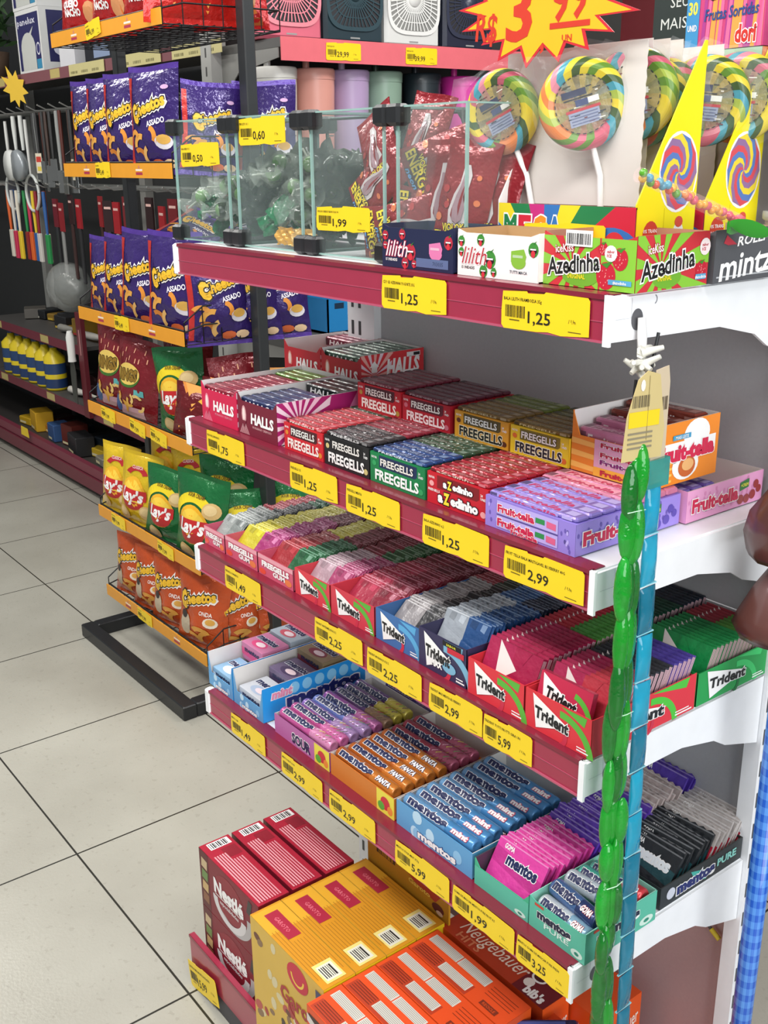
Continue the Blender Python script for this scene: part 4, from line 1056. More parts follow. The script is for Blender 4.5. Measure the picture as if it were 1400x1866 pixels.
packs(.514, .09, .02, .0088, .064, .002, T3, [(16, 'a8a2a4', '2a2a30', 'white and black gum pack in the blue mint tray'), (9, 'a82a3c', '3a4a3c', 'red and dark gum pack in the blue mint tray'), (10, '2a3a48', '22303a', 'dark blue gum pack at the back of the blue mint tray')])
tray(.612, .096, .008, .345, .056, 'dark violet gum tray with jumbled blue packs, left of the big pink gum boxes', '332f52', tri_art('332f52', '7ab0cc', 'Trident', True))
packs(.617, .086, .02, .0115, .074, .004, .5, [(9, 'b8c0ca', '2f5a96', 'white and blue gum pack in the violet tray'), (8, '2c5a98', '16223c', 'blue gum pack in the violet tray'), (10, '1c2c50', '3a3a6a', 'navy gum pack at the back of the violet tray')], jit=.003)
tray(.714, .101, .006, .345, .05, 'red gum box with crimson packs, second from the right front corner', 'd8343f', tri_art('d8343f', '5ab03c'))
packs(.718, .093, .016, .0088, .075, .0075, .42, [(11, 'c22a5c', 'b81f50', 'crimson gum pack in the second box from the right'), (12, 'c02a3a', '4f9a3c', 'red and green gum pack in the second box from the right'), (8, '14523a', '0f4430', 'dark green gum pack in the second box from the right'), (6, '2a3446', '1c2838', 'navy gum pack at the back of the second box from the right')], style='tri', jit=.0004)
tray(.818, .105, .006, .19, .05, 'red gum box at the front right corner of the third shelf', 'd8343f', tri_art('d8343f', '5ab03c'), tri_art('da3440', '4fbf3c'))
mb = MB(); F = front(0, 0, 0)
rec(mb, F, 0, 0, .082, .05, P('c0284a'), 1); pol(mb, F, [(.004, .048), (.06, .022), (.012, .008)], WH, 2); mb.box(0, .082, 0, .008, 0, .05, foil('c02a50', .3, .3)); txt(mb, F, 'Trident', .038, .026, .014, P('1a1c1e'), 5, w=.05, bold=.05, rot=-.1, out=WH, ow=.05); arc(mb, F, .05, .0, .035, .042, .1, 1.4, P('5ab03c'), 3)
solo('gum_pack', mb, 'large crimson gum pack with green swoosh standing in front of the corner gum box', 'gum pack', (.826, .012, Z3 + .024), (-.25, 0, 0))
packs(.823, .094, .026, .0088, .075, .0075, .42, [(7, 'c22a5c', 'd03a4a', 'crimson gum pack in the corner box'), (5, '2a2a2e', '3a3a40', 'black gum pack in the corner box'), (5, '4a3a9a', '5a48ac', 'violet gum pack in the corner box')], style='tri', jit=.0004)
tray(.818, .105, .2, .148, .046, 'green gum box behind the corner gum box on the third shelf', '1f9a4c', None, tri_art('1f9a4c', '38c46a'))
packs(.823, .094, .21, .0088, .072, .0075, .42, [(8, '14904a', '1aa052', 'bright green gum pack in the green box'), (6, 'a82a3a', '5a9a3c', 'red and green gum pack at the back of the green box')], style='tri', jit=.0004)
# ================================================================== LOWEST SHELF : rolls and mints
def roll_mb(L, R, c1, c2, word='mentos', tc='1c2450', tag=None, tagc=None):
    mb = MB(); A = foil(c1, .28, .25); B = foil(c2, .28, .25)
    prof = [(.0005, .0025), (R * .5, .0015), (R * .78, .0), (R * .96, .0025), (R, .005)]
    mb.lathe(prof + [(R, L * .62)], A, 18, (0, 0, 0), 'x'); mb.lathe([(R, L * .62), (R, L - .005), (R * .96, L - .0025), (R * .78, L), (R * .5, L - .0015), (.0005, L - .0025)], B, 18, (0, 0, 0), 'x')
    th0 = math.radians(62)
    def F(x, y, l=0):
        a = th0 + y / R; q = R + .0003 + l * .00025
        return Vector((x, -q * math.cos(a), q * math.sin(a)))
    txt(mb, F, word, L * .36, 0, R * .98, P(tc), 4, w=L * .56, bold=.06, out=WH, ow=.05)
    if tag: txt(mb, F, tag, L * .82, -.001, R * .62, P('f4f0f0'), 4, w=L * .22, bold=.05, shear=.2, out=P(tagc), ow=.06)
    else:
        
        for i, c in enumerate((shade(c2, .4), 'c8b84a', 'a83048', '5a8a4a', shade(c1, .3, '000000'))): pol(mb, F, [(L * (.68 + .06 * i), -R * .7), (L * (.74 + .06 * i), -R * (.2 + .1 * (i % 2))), (L * (.72 + .06 * i), R * .8), (L * (.67 + .06 * i), R * .3)], P(c), 2)
    return mb
def rolls(n, x, y, z, L, R, specs, where):
    for i in range(n):
        s = specs[min(len(specs) - 1, i)]
        o = roll_mb(L, R, *s[0]).build('candy_roll')
        o.location = (x + random.uniform(-.002, .002), y + i * (2 * R + .0006) + R, z + R + random.uniform(0, .0015)); o.rotation_euler = (random.uniform(-.35, .25), 0, random.uniform(-.02, .02))
        o['label'] = s[1] + ' ' + where; o['category'] = 'candy roll'; o['group'] = s[1] + 's ' + where
def openbox(name, x, w, y, d, h, label, body, art, artr=None, inner='d8d4ce', fl=None):
    carton(name, label, 'candy box', w, d, h, P(body), (x, y, Z4 + .0015), art, artr, open_top=True, inner=P(inner), notch=(h - fl) if fl else 0)
z4 = Z4 + .0015
def bub(mb, F, w, h):
    rec(mb, F, 0, 0, w, h, P('5f9fcf'), 1)
    r = random.Random(8)
    for i in range(7): ell(mb, F, r.uniform(.1, .9) * w, r.uniform(.15, .85) * h, h * .22, h * .25, P(r.choice(('bcdcf0', '8cc0e4', 'dceaf4'))), 2, 14)
    txt(mb, F, 'mentos', w * .55, h * .25, h * .3, WH, 4, w=w * .5, bold=.05, out=P('1c3a7a'), ow=.05)
def bub_side(mb, F, w, h):
    rec(mb, F, 0, 0, w, h, P('1f9ae8'), 1)
    for i in range(6): ell(mb, F, w * (.3 + .12 * i), h * .75, h * .16, h * .17, P('8cd0f4'), 2, 14)
    txt(mb, F, 'mint', w * .18, h * .74, h * .24, P('e890b0'), 4, w=w * .2, bold=.05, shear=.2, out=WH, ow=.06)
    txt(mb, F, 'mentos', w * .58, h * .42, h * .42, P('1a2a78'), 4, w=w * .72, bold=.06, out=WH, ow=.05)
openbox('mint_tray', -.022, .09, .012, .225, .066, 'blue bubble mint tray with white inside at the far left of the lowest shelf', '5f9fcf', bub, bub_side, 'e8e4e0', .026)
openbox('mint_tray', .072, .102, .012, .225, .066, 'blue bubble mint tray second from left, bright blue side with lettering', '5f9fcf', bub, bub_side, 'e8e4e0', .026)
def minibox(c, c2, lab, loc, w=.075, d=.06, h=.03):
    mb = MB(); mb.box(0, w, 0, d, 0, h, P(c, .25), .001)
    F = topf(0, 0, h); ell(mb, F, w * .5, d * .3, w * .3, d * .2, P(c2), 1, 16); ell(mb, F, w * .55, d * .3, w * .18, d * .12, P('f0d8e0'), 2, 14)
    txt(mb, F, 'mentos', w * .5, d * .65, d * .26, P('1c2450'), 4, w=w * .82, bold=.05, out=P('e8e8f0'), ow=.05)
    G = front(0, 0, 0); pol(mb, G, [(0, h * .3), (w, h * .1), (w, h * .5), (0, h * .7)], P(c2), 1); txt(mb, G, 'mentos', w * .5, h * .68, h * .3, P('1c2450'), 3, w=w * .7, bold=.04, res=1)
    solo('mint_box', mb, lab, 'mint box', loc)
minibox('8cb4d4', 'd8e8f4', 'pale blue mint box at the front of the far left mint tray', (-.016, .018, z4 + .006))
minibox('c87aa0', 'd84a80', 'pink mint box raised in the middle of the far left mint tray', (-.016, .083, z4 + .034), h=.036)
minibox('a8b4c0', 'c85a6a', 'grey-blue mint box at the back of the far left mint tray', (-.016, .147, z4 + .038), h=.036)
minibox('c8ccd4', 'a8b8d0', 'silver mint box at the front of the second mint tray', (.082, .018, z4 + .006), .084)
minibox('6a5c7c', '4a3c60', 'grey-violet mint box in the middle of the second mint tray', (.082, .083, z4 + .02), .084, h=.034)
minibox('8c7a5c', '8a3a4a', 'olive and berry mint box at the back of the second mint tray', (.082, .147, z4 + .036), .084, h=.036)
def strip_art(bg, word, wc, fr):
    def f(mb, F, w, h):
        rec(mb, F, 0, 0, w, h, P(bg), 1)
        if word: txt(mb, F, word, w * .5, h * .42, h * .5, P(wc), 3, w=w * .34, bold=.05, out=WH, ow=.05)
        if fr: rec(mb, F, w * .74, 0, w, h, P('e8d84a'), 2); ell(mb, F, w * .87, h * .5, w * .07, h * .3, P('c8323c'), 3, 14); ell(mb, F, w * .81, h * .3, w * .05, h * .2, P('5aa83c'), 3, 12); ell(mb, F, w * .94, h * .3, w * .04, h * .2, P('e88a3a'), 3, 12)
    return f
openbox('candy_roll_tray', .21, .166, .014, .212, .036, 'pink sour candy roll tray left of the orange tray', 'a85a98', strip_art('b868a4', 'SOUR', '2a2450', True))
R = .0112
rolls(8, .216, .018, z4 + .004, .15, R, [(('c0508e', 'd880b0'), 'pink candy roll'), (('b8508e', 'd070a8'), 'pink candy roll'), (('6a78b8', 'a888b8'), 'blue-violet candy roll'), (('6a78b8', 'a888b8'), 'blue-violet candy roll'), (('7a50a0', 'b868a0'), 'violet candy roll'), (('6a4a80', '8a6a90'), 'dark violet candy roll'), (('6a3f7c', 'c8b84a'), 'violet candy roll with yellow end'), (('5a3c70', 'c8b84a'), 'violet candy roll with yellow end')], 'in the pink sour tray lower layer')
rolls(8, .216, .018, z4 + .004 + 2 * R - .002, .15, R, [(('c8589a', 'd88ab4'), 'pink candy roll'), (('b8508e', 'd070a8'), 'pink candy roll'), (('8a68b4', 'a888b8'), 'lilac candy roll'), (('6a78b8', 'a888b8'), 'blue-violet candy roll'), (('9a50a0', 'b868a0'), 'purple candy roll'), (('6a4a80', '9a7a60'), 'dark violet candy roll'), (('6a3f7c', 'c8b84a'), 'violet candy roll with yellow end'), (('6a3c80', 'c8b84a'), 'violet candy roll with yellow end')], 'on top of the pink sour tray')
for i, (x, lab) in enumerate(((.215, 'back left of the lowest shelf'), (.38, 'behind the orange tray'), (.56, 'behind the light blue tray'))):
    rolls(3, x, .25, z4 + .002, .15, R, [(('6a5aa0', '8a7ab0'), 'violet fruit candy roll')] * 3, 'at the ' + lab if i == 0 else lab)
    rolls(2, x, .26, z4 + .002 + 2 * R - .001, .15, R, [(('5c5098', '8a7ab0'), 'upper violet fruit candy roll')] * 2, 'at the ' + lab if i == 0 else lab)
openbox('candy_roll_tray', .38, .166, .014, .222, .038, 'orange candy roll tray in the middle of the lowest shelf', 'd8782a', strip_art('d07a2c', None, '', True))
FA = ('b8601e', 'c87628', 'mentos', '1c2450', 'FANTA', '1c2a5a')
rolls(8, .386, .018, z4 + .004, .15, R, [(FA, 'orange candy roll')] * 5 + [(('b02a48', 'c86a84'), 'red candy roll')] * 3, 'in the orange tray lower layer')
rolls(8, .386, .018, z4 + .004 + 2 * R - .002, .15, R, [(FA, 'orange candy roll')] * 5 + [(('a82c44', 'b85a74'), 'red candy roll')] * 3, 'on top of the orange tray')
openbox('candy_roll_tray', .552, .168, .014, .226, .042, 'light blue mint roll tray right of the orange tray', '5c9ccc', bub)
MI = ('6a9cc8', '4a8ac0', 'mentos', '1c2450', 'mint', 'd0405a')
rolls(8, .559, .018, z4 + .004, .152, R, [(MI, 'light blue mint roll')] * 8, 'in the blue tray lower layer')
rolls(8, .559, .018, z4 + .006 + 2 * R, .152, R, [(MI, 'light blue mint roll')] * 8, 'on top of the blue tray')
# folded gum packs standing in a row
def gpack(w, h, t, c, c2, word='mentos', tc='1c2450'):
    mb = MB(); mb.box(0, w, -t / 2, t / 2, 0, h, wrap(c)); F = front(0, -t / 2, 0)
    pol(mb, F, [(0, h * .45), (w, h * .25), (w, h * .6), (0, h * .8)], wrap(c2), 1)
    txt(mb, F, word, w * .58, h * .66, h * .26, P(tc), 4, w=w * .62, bold=.05, out=WH, ow=.05); txt(mb, F, 'GOMA', w * .25, h * .88, h * .12, WH, 3, w=w * .2, bold=.03)
    rec(mb, F, 0, h - .002, w, h, wrap(shade(c, .35)), 2)
    for k in range(7): mb.add([(k * w / 7, 0, h), ((k + 1) * w / 7, 0, h), ((k + .5) * w / 7, 0, h + .003)], [(0, 1, 2)], wrap(c))
    return mb
def gp_row(x, y, z, n, dy, w, h, c, c2, lab, tilt=.62, tc='1c2450', jit=.002):
    o = gpack(w, h, .004, c, c2, tc=tc).build('gum_pouch')
    for i in range(n):
        q = o if i == 0 else dup(o)
        q.location = (x + random.uniform(-jit, jit), y + i * dy, z + random.uniform(0, .003)); q.rotation_euler = (-tilt + random.uniform(-.08, .08), random.uniform(-.03, .03), random.uniform(-.04, .04))
        q['label'] = lab; q['category'] = 'gum pouch'; q['group'] = lab
def teal(word, word2=None):
    def f(mb, F, w, h):
        rec(mb, F, 0, 0, w, h, P('58b89e'), 1); ell(mb, F, w * .86, h * .2, w * .1, h * .14, P('cfe8dc'), 2, 18); ell(mb, F, w * .86, h * .2, w * .04, h * .06, P('2c8a74'), 3, 12)
        if word: txt(mb, F, word, w * .45, h * .66, h * .3, P('16203c'), 4, w=w * .6, bold=.06, out=WH, ow=.04); rec(mb, F, w * .1, h * .88, w * .26, h * .97, P('c8402c'), 3)
        if word2: txt(mb, F, word2, w * .5, h * .36, h * .18, P('d8ece4'), 3, w=w * .44, bold=.02)
    return f
openbox('gum_tray', .727, .103, .012, .14, .042, 'green gum tray holding the pink and violet packs on the lowest shelf', '3fae84', teal(None, None), teal(None), '4a3a4a', .03)
gp_row(.732, .026, z4 + .006, 11, .0082, .092, .060, 'd8409c', 'c03088', 'magenta gum pack in the row right of the blue rolls')
gp_row(.732, .118, z4 + .006, 16, .0076, .092, .064, '5a34a8', '4a2a90', 'violet gum pack in the middle of the row right of the blue rolls')
gp_row(.732, .24, z4 + .012, 9, .0075, .09, .066, 'b8a8a4', '8c2232', 'white and red gum pack in the row right of the blue rolls')
gp_row(.732, .308, z4 + .02, 5, .009, .09, .07, '4a2f9a', '3c2684', 'violet gum pack at the very back of the lowest shelf')
openbox('gum_tray', .832, .096, .012, .135, .046, 'teal gum tray at the front right corner of the lowest shelf', '58b89e', teal('mentos', 'PURE'), teal('mentos'), '9adcc8', .042)
for i, (l, r_, c, c2, lab) in enumerate((((.838, .03, z4 + .03), (0, .0, -.05), 'c8d0d4', '8ab0c8', 'silver gum roll with red label lying in front in the teal tray'), ((.838, .052, z4 + .044), (0, 0, -.12), '4a6a9c', '2a3a6a', 'blue gum roll lying second in the teal tray'), ((.838, .078, z4 + .046), (0, 0, .05), 'c0ccd4', '6a90a8', 'silver-blue gum roll lying third in the teal tray'), ((.84, .10, z4 + .044), (0, 0, 0), '4ab09c', '2a9a84', 'teal gum roll lying fourth in the teal tray'), ((.84, .122, z4 + .04), (0, 0, .06), '5ab8a4', 'c83a40', 'teal gum roll with red end at the back of the teal tray'))):
    o = roll_mb(.084, .0125, c, c2, tag='GOMA', tagc='b83040').build('gum_roll'); o.location = l; o.rotation_euler = r_; o['label'] = lab; o['category'] = 'gum roll'
def dark_side(mb, F, w, h):
    rec(mb, F, 0, 0, w, h, P('2c3234'), 1); pol(mb, F, [(w * .35, h * .9), (w * .6, h * .5), (w * .55, h * .1), (w * .42, h * .3)], P('3fa89c'), 2); ell(mb, F, w * .12, h * .5, w * .05, h * .26, P('c8ccd8'), 3, 14)
    txt(mb, F, 'mentos', w * .42, h * .5, h * .5, P('1c2a6a'), 4, w=w * .46, bold=.06, out=WH, ow=.06); txt(mb, F, 'PURE', w * .8, h * .55, h * .34, P('8ad0c4'), 4, w=w * .24, bold=.04)
openbox('gum_tray', .815, .106, .165, .18, .034, 'dark grey gum tray at the right rear of the lowest shelf', '2c3234', None, dark_side, '3a3a38')
gp_row(.82, .185, z4 + .004, 10, .0075, .094, .06, '22262a', '1f4a50', 'black gum pack in the dark grey tray', tc='e8ecf0')
gp_row(.82, .26, z4 + .006, 13, .0075, .094, .06, 'b8b0ac', 'b01a34', 'red and white gum pack in the dark grey tray')
# ================================================================== BASE : boxed chocolates
def nestle(mb, F, w, h):
    rec(mb, F, 0, 0, w, h, P('7c1226'), 1)
    rec(mb, F, 0, 0, w * .16, h, P('5a1018'), 2)
    for i, c in enumerate(('c8b088', '6a8a4a', 'c8a870', '8a5a3a')): pol(mb, F, [(w * .03, h * (.72 - .2 * i)), (w * .13, h * (.7 - .2 * i)), (w * .14, h * (.86 - .2 * i)), (w * .04, h * (.88 - .2 * i))], P(c), 3)
    arc(mb, F, w * .55, h * .5, w * .25, w * .33, -PI * .95, .15, P('b8b4b4'), 2, 20, .8); ell(mb, F, w * .5, h * .55, w * .27, h * .36, P('8a1a2c'), 2, 24); arc(mb, F, w * .5, h * .42, w * .2, w * .28, -PI, 0, P('d8d4d4'), 3, 18, .75)
    txt(mb, F, 'Nestlé', w * .5, h * .62, h * .24, WH, 5, w=w * .5, bold=.05); rec(mb, F, w * .27, h * .46, w * .7, h * .475, WH, 5); txt(mb, F, 'especialidades', w * .5, h * .4, h * .07, P('e8dcdc'), 5, res=1)
    pol(mb, F, [(w * .8, h * .7), (w * .86, h * .68), (w * .9, h * .92), (w * .84, h * .94)], P('3a3230'), 3); txt(mb, F, '251g', w * .93, h * .3, h * .07, WH, 3, res=1)
def nestle_top(mb, F, w, h):
    rec(mb, F, 0, 0, w, h, P('a81230'), 1); rec(mb, F, w * .02, h * .2, w * .12, h * .9, WH, 2)
    for k in range(10): rec(mb, F, w * .03, h * (.24 + .06 * k), w * .11, h * (.26 + .06 * k + .012 * (k % 3)), BK, 3)
    rec(mb, F, w * .15, h * .45, w * .3, h * .92, P('8a0f26'), 2)
    for k in range(9): rec(mb, F, w * .22, h * (.1 + .085 * k), w * .97, h * (.145 + .085 * k), P('dca0a8'), 3) if k < 5 else rec(mb, F, w * .34, h * (.1 + .085 * k), w * .97, h * (.14 + .085 * k), P('d8949e'), 3)
bn = 0
for (y, d, nm) in ((-.068, .064, 'front'), (.004, .064, 'middle'), (.076, .064, 'rear')):
    for lv in (1, 0):
        carton('chocolate_box', 'dark red chocolate box, %s one of the %s layer on the base' % (nm, ('lower', 'upper')[lv]), 'chocolate box', .218, d, .128, P('7c1226'), (.042, y, .072 + lv * .1295), nestle, None, nestle_top)
def gar_top(mb, F, w, d):
    rec(mb, F, 0, 0, w, d, P('d2901a'), 1); rec(mb, F, w * .02, 0, w * .3, d, P('dfa62a'), 2); rec(mb, F, w * .08, d * .28, w * .42, d * .72, P('a81f3c'), 3)
    for k in range(9): rec(mb, F, w * .28, d * (.08 + .1 * k), w * .9, d * (.1 + .1 * k), P('a8701a'), 3) if not (k in (3, 4, 5, 6)) else rec(mb, F, w * .46, d * (.08 + .1 * k), w * .9, d * (.1 + .1 * k), P('a8701a'), 3)
    rec(mb, F, w * .76, d * .2, w * .97, d * .8, P('e8d880'), 4); rec(mb, F, w * .79, d * .26, w * .95, d * .74, P('dcdccc'), 5); bars(mb, FR(F(w * .80, d * .3, 6), (0, 1, 0), (-1, 0, 0)), 0, -w * .13, d * .4, w * .12, 0, BK, 7, 3)
    txt(mb, F, 'GAROTO', w * .25, d * .5, d * .14, P('d86a7a'), 4, w=w * .2, res=1)
def gar_front(mb, F, w, h):
    rec(mb, F, 0, 0, w, h, P('d8b24a'), 1)
    r = random.Random(12)
    for i in range(26):
        x, y = w * r.uniform(.06, .62), h * r.uniform(.05, .95); q = w * r.uniform(.03, .07)
        ell(mb, F, x, y, q, q * .7, P(r.choice(('a83a34', '6a3a28', 'd8cba0', '8a6a4a', 'c8a43c', 'b8524a', '46382c', 'e0d4b8'))), 2, 10, r.uniform(0, 3))
    ell(mb, F, w * .66, h * .88, w * .14, h * .1, P('c8203c'), 3, 20); arc(mb, F, w * .66, h * .89, w * .07, w * .09, PI, 2 * PI, P('f0c84a'), 4)
    txt(mb, F, 'Garoto', w * .68, h * .66, h * .12, P('a82a2c'), 5, w=w * .54, bold=.03, rot=.05); arc(mb, F, w * .72, h * .62, w * .2, w * .22, -PI * .9, -.2, P('a82a2c'), 4, 12, .6)
    txt(mb, F, 'sortidos', w * .72, h * .44, h * .06, P('e04a9a'), 5, w=w * .36, bold=.03, out=WH, ow=.05); rec(mb, F, w * .9, h * .75, w * .97, h * .95, P('46486a'), 4); rec(mb, F, w * .9, h * .1, w * .97, h * .55, P('e8d8a0'), 3)
for i, nm in enumerate(('front', 'second from the front', 'third from the front', 'rear')):
    carton('bonbon_box', 'yellow bonbon box with barcode on top, %s of the yellow row' % nm, 'chocolate box', .225, .0615, .258, P('d8ac3a'), (.269, -.09 + i * .0632, .072), gar_front, lambda mb, F, d, h: rec(mb, F, 0, 0, d, h, P('e8c81c'), 1), gar_top)
def gpan(mb, F, w, h):
    rec(mb, F, 0, 0, w, h, P('b8811e'), 1); rec(mb, F, 0, h * .93, w, h, P('d8b050'), 2); rec(mb, F, w * .12, h * .6, w * .36, h * .8, P('3a2a18'), 2); bars(mb, F, w * .15, h * .62, w * .18, h * .16, 3, P('b8811e'), 9, 4)
    pol(mb, F, [(w * .42, h * .93), (w * .6, h * .6), (w * .85, h * .45), (w * .95, h * .93)], P('b0342a'), 2); txt(mb, F, 'Garoto', w * .66, h * .55, h * .16, P('e8c050'), 4, w=w * .26, bold=.03)
    ell(mb, F, w * .88, h * .3, w * .07, h * .16, P('5a1f22'), 3, 14); ell(mb, F, w * .9, h * .18, w * .04, h * .08, P('d8b090'), 4, 10)
mb = MB(); mb.box(0, .23, 0, .004, 0, .31, P('c8921e')); gpan(mb, front(0, 0, .25), .23, .06)
solo('display_board', mb, 'yellow display board standing behind the row of yellow bonbon boxes', 'display board', (.267, .168, .072))
mb = bag(.07, .10, .03, foil('dcae4a', .2, .6), None, 5)
solo('yellow_wrapper', mb, 'crumpled golden cellophane bag behind the orange boxes', 'bag', (.535, .185, .26), (-.4, .5, .3))
def neu_front(mb, F, w, h):
    rec(mb, F, 0, 0, w, h, P('e0501a'), 1); rec(mb, F, w * .02, h * .9, w * .2, h * .95, P('3a1c12'), 2)
    txt(mb, F, 'Neuge', w * .4, h * .7, h * .2, P('f4e8dc'), 4, w=w * .6, bold=.01, shear=.35, rot=.1)
    pol(mb, F, [(w * .0, h * .88), (w * .3, h * .78), (w * .3, h * .84), (w * .0, h * .94)], P('dcd4cc'), 3)
def neu_side(mb, F, w, h):
    rec(mb, F, 0, 0, w, h, P('e8581a'), 1); txt(mb, F, 'Neugebauer', w * .5, h * .8, h * .12, P('f6ece0'), 4, w=w * .9, bold=.01, shear=.35, rot=.2)
def neu_top(mb, F, w, d):
    rec(mb, F, 0, 0, w, d, P('de4c1a'), 1); rec(mb, F, w * .03, d * .02, w * .62, d * .4, P('b23a1c'), 2)
    for (x0, x1, y0, y1) in ((.04, .35, .58, .86), (.36, .66, .58, .86), (.3, .6, .12, .4)):
        rec(mb, F, w * x0, d * y0, w * x1, d * y1, P('d4d0c6'), 3)
        for k in range(6): rec(mb, F, w * (x0 + .01), d * (y0 + (y1 - y0) * (k + .4) / 6.4), w * (x1 - .01), d * (y0 + (y1 - y0) * (k + .75) / 6.4), P('8a8a86'), 4)
    for k in range(5): rec(mb, F, w * .05, d * (.1 + .07 * k), w * .28, d * (.12 + .07 * k), P('6a2412'), 4)
    rec(mb, F, w * .74, d * .12, w * .9, d * .28, P('7a2c18'), 3); txt(mb, F, 'RECICLE', w * .82, d * .2, d * .08, P('d8501a'), 4, res=1)
    for k in range(4): rec(mb, F, w * .7, d * (.45 + .1 * k), w * .95, d * (.47 + .1 * k), P('8a3014'), 3)
for i, nm in enumerate(('front', 'second from the front', 'third from the front', 'rear')):
    carton('wafer_box', 'orange wafer box with white label strips, %s of the orange row' % nm, 'chocolate box', .222, .0655, .255, P('e0501a'), (.497, -.118 + i * .0675 - .006, .072), neu_front, neu_side, neu_top)
def lid_top(mb, F, w, d):
    rec(mb, F, 0, 0, w, d, P('b83a1a'), 1); txt(mb, F, 'Neugebauer', w * .42, d * .62, d * .5, P('f2e0d0'), 4, w=w * .62, bold=.0, shear=.3); txt(mb, F, 'HITS', w * .26, d * .2, d * .26, P('d8825a'), 4, w=w * .22)
    rec(mb, F, w * .72, 0, w, d, P('6e1420'), 3); ell(mb, F, w * .8, d * .75, w * .06, d * .2, WH, 4, 14); ell(mb, F, w * .8, d * .75, w * .045, d * .14, P('4a1a1c'), 5, 12); ell(mb, F, w * .78, d * .42, w * .04, d * .16, P('ece4dc'), 4, 12); txt(mb, F, "bib's", w * .88, d * .22, d * .3, WH, 5, w=w * .16, bold=.05)
carton('wafer_box', 'red-brown boxed wafers with white script on the lid, behind the orange row', 'chocolate box', .245, .06, .25, P('c8461a'), (.485, .158, .072), None, neu_side, lid_top)
carton('wafer_box', 'orange box with white script at the right end behind the orange row', 'chocolate box', .09, .10, .235, P('e0541c'), (.70, .222, .072), neu_side, neu_side)
mb = MB(); mb.box(-.06, .06, -.02, .02, 0, .012, foil('2a2c5a', .25, .5), .003); rec(mb, topf(-.06, -.02, .012), .01, .006, .1, .034, P('4a5aa0'), 1)
solo('chocolate_bar', mb, 'dark blue wrapped chocolate bar lying on the right of the orange boxes', 'chocolate bar', (.748, .135, .302), (0, 0, .9))
mb = MB(); mb.box(-.025, .03, -.05, .05, 0, .228, P('d8501c')); solo('wafer_box', mb, 'narrow orange box under the dark blue bar, right of the orange row', 'chocolate box', (.752, .135, .072))
# ================================================================== CHIP RACK
RK = thing('chip_rack', 'black metal stand with two posts and a rectangular floor frame carrying chip baskets', 'rack', (-1.31, .72, 0))
def part_box(name, par, b, mat):
    mb = MB(); mb.box(*b, mat, .003); return mb.build(name, par)
px = par = None
BLK = M('1a1c1f', .4); POSTM = M('2a2d2f', .45)
part_box('post', RK, (.366, .406, -.035, -.003, .045, 2.3), POSTM)
part_box('post', RK, (-.40, -.362, -.035, -.003, .045, 2.3), POSTM)
part_box('base_bar', RK, (-.385, .375, -.335, -.29, 0, .045), BLK)
part_box('base_bar', RK, (-.385, -.34, -.29, .30, 0, .045), BLK)
part_box('base_bar', RK, (.33, .375, -.29, .30, 0, .045), BLK)
part_box('base_bar', RK, (-.385, .375, .30, .345, 0, .045), BLK)
part_box('cross_bar', RK, (-.34, .385, -.02, .02, 2.2, 2.25), BLK)
WIRE = M('141517', .35, .4)
BX0, BX1, BY0, BY1 = -1.648, -.948, .482, .82
BZ = [1.925, 1.565, 1.136, .833, .476, .186]            # top edge of each price strip
BNAME = ['topmost basket', 'second basket from the top', 'third basket from the top', 'fourth basket from the top', 'fifth basket from the top', 'lowest basket']
def basket(i):
    z = BZ[i] - .036
    t = thing('wire_basket', 'black wire chip basket with orange front strip, ' + BNAME[i], 'basket', ((BX0 + BX1) / 2, (BY0 + BY1) / 2, z))
    w = (BX1 - BX0) / 2; d = (BY1 - BY0) / 2; mb = MB()
    for k in range(15):
        x = -w + 2 * w * k / 14; mb.tube([(x, -d, .0), (x, d, .0)], .0016, WIRE, 5)
    for k in range(8):
        y = -d + 2 * d * k / 7; mb.tube([(-w, y, .003), (w, y, .003)], .0016, WIRE, 5)
    for k in range(10):
        x = -w + 2 * w * k / 9; mb.tube([(x, d, 0), (x, d, .1)], .0016, WIRE, 5)
    for s in (-1, 1):
        for k in range(7):
            y = -d + 2 * d * k / 6; mb.tube([(s * w, y, 0), (s * w, y, .1 if k else .06)], .0016, WIRE, 5)
        for zz in (.05, .1): mb.tube([(s * w, -d, zz * (.6 if zz > .06 else .7)), (s * w, -d + .06, zz), (s * w, d, zz)], .0024, WIRE, 5)
    for zz in (0, .05, .1): mb.tube([(-w, d, zz), (w, d, zz)], .0024, WIRE, 5)
    mb.tube([(-w, -d, .038), (w, -d, .038)], .003, WIRE, 6); mb.tube([(-w, -d, 0), (w, -d, 0)], .003, WIRE, 6)
    mb.build('wire_frame', t)
    mb = MB(); mb.box(-w - .004, w + .004, -d - .008, -d - .004, -.002, .036, M('e39a26', .4, 0, .1)); F = front(-w, -d - .008, 0)
    for q in (.24, .74):
        rec(mb, F, 2 * w * q - .02, .006, 2 * w * q + .02, .013, P('a8304a'), 1); rec(mb, F, 2 * w * q - .02, .016, 2 * w * q + .02, .021, P('f0e0d0'), 1); pol(mb, F, [(2 * w * q - .006, .023), (2 * w * q + .006, .023), (2 * w * q, .032)], P('c87a6a'), 1)
    mb.build('price_strip', t)
for i in range(6): basket(i)
for i, (f, w, rot) in enumerate(((.44, .1, .1), (.41, .1, 0), (.46, .1, 0))):
    price_tag(BX0 + .7 * f - .05, BZ[i] - .04, w, .044, 'SALGADINHO', ('6,99', '5,49', '5,49')[i], 'yellow price tag on the %s of the chip rack' % BNAME[i], y=BY0 - .0105, rot=-rot, seed=40 + i)
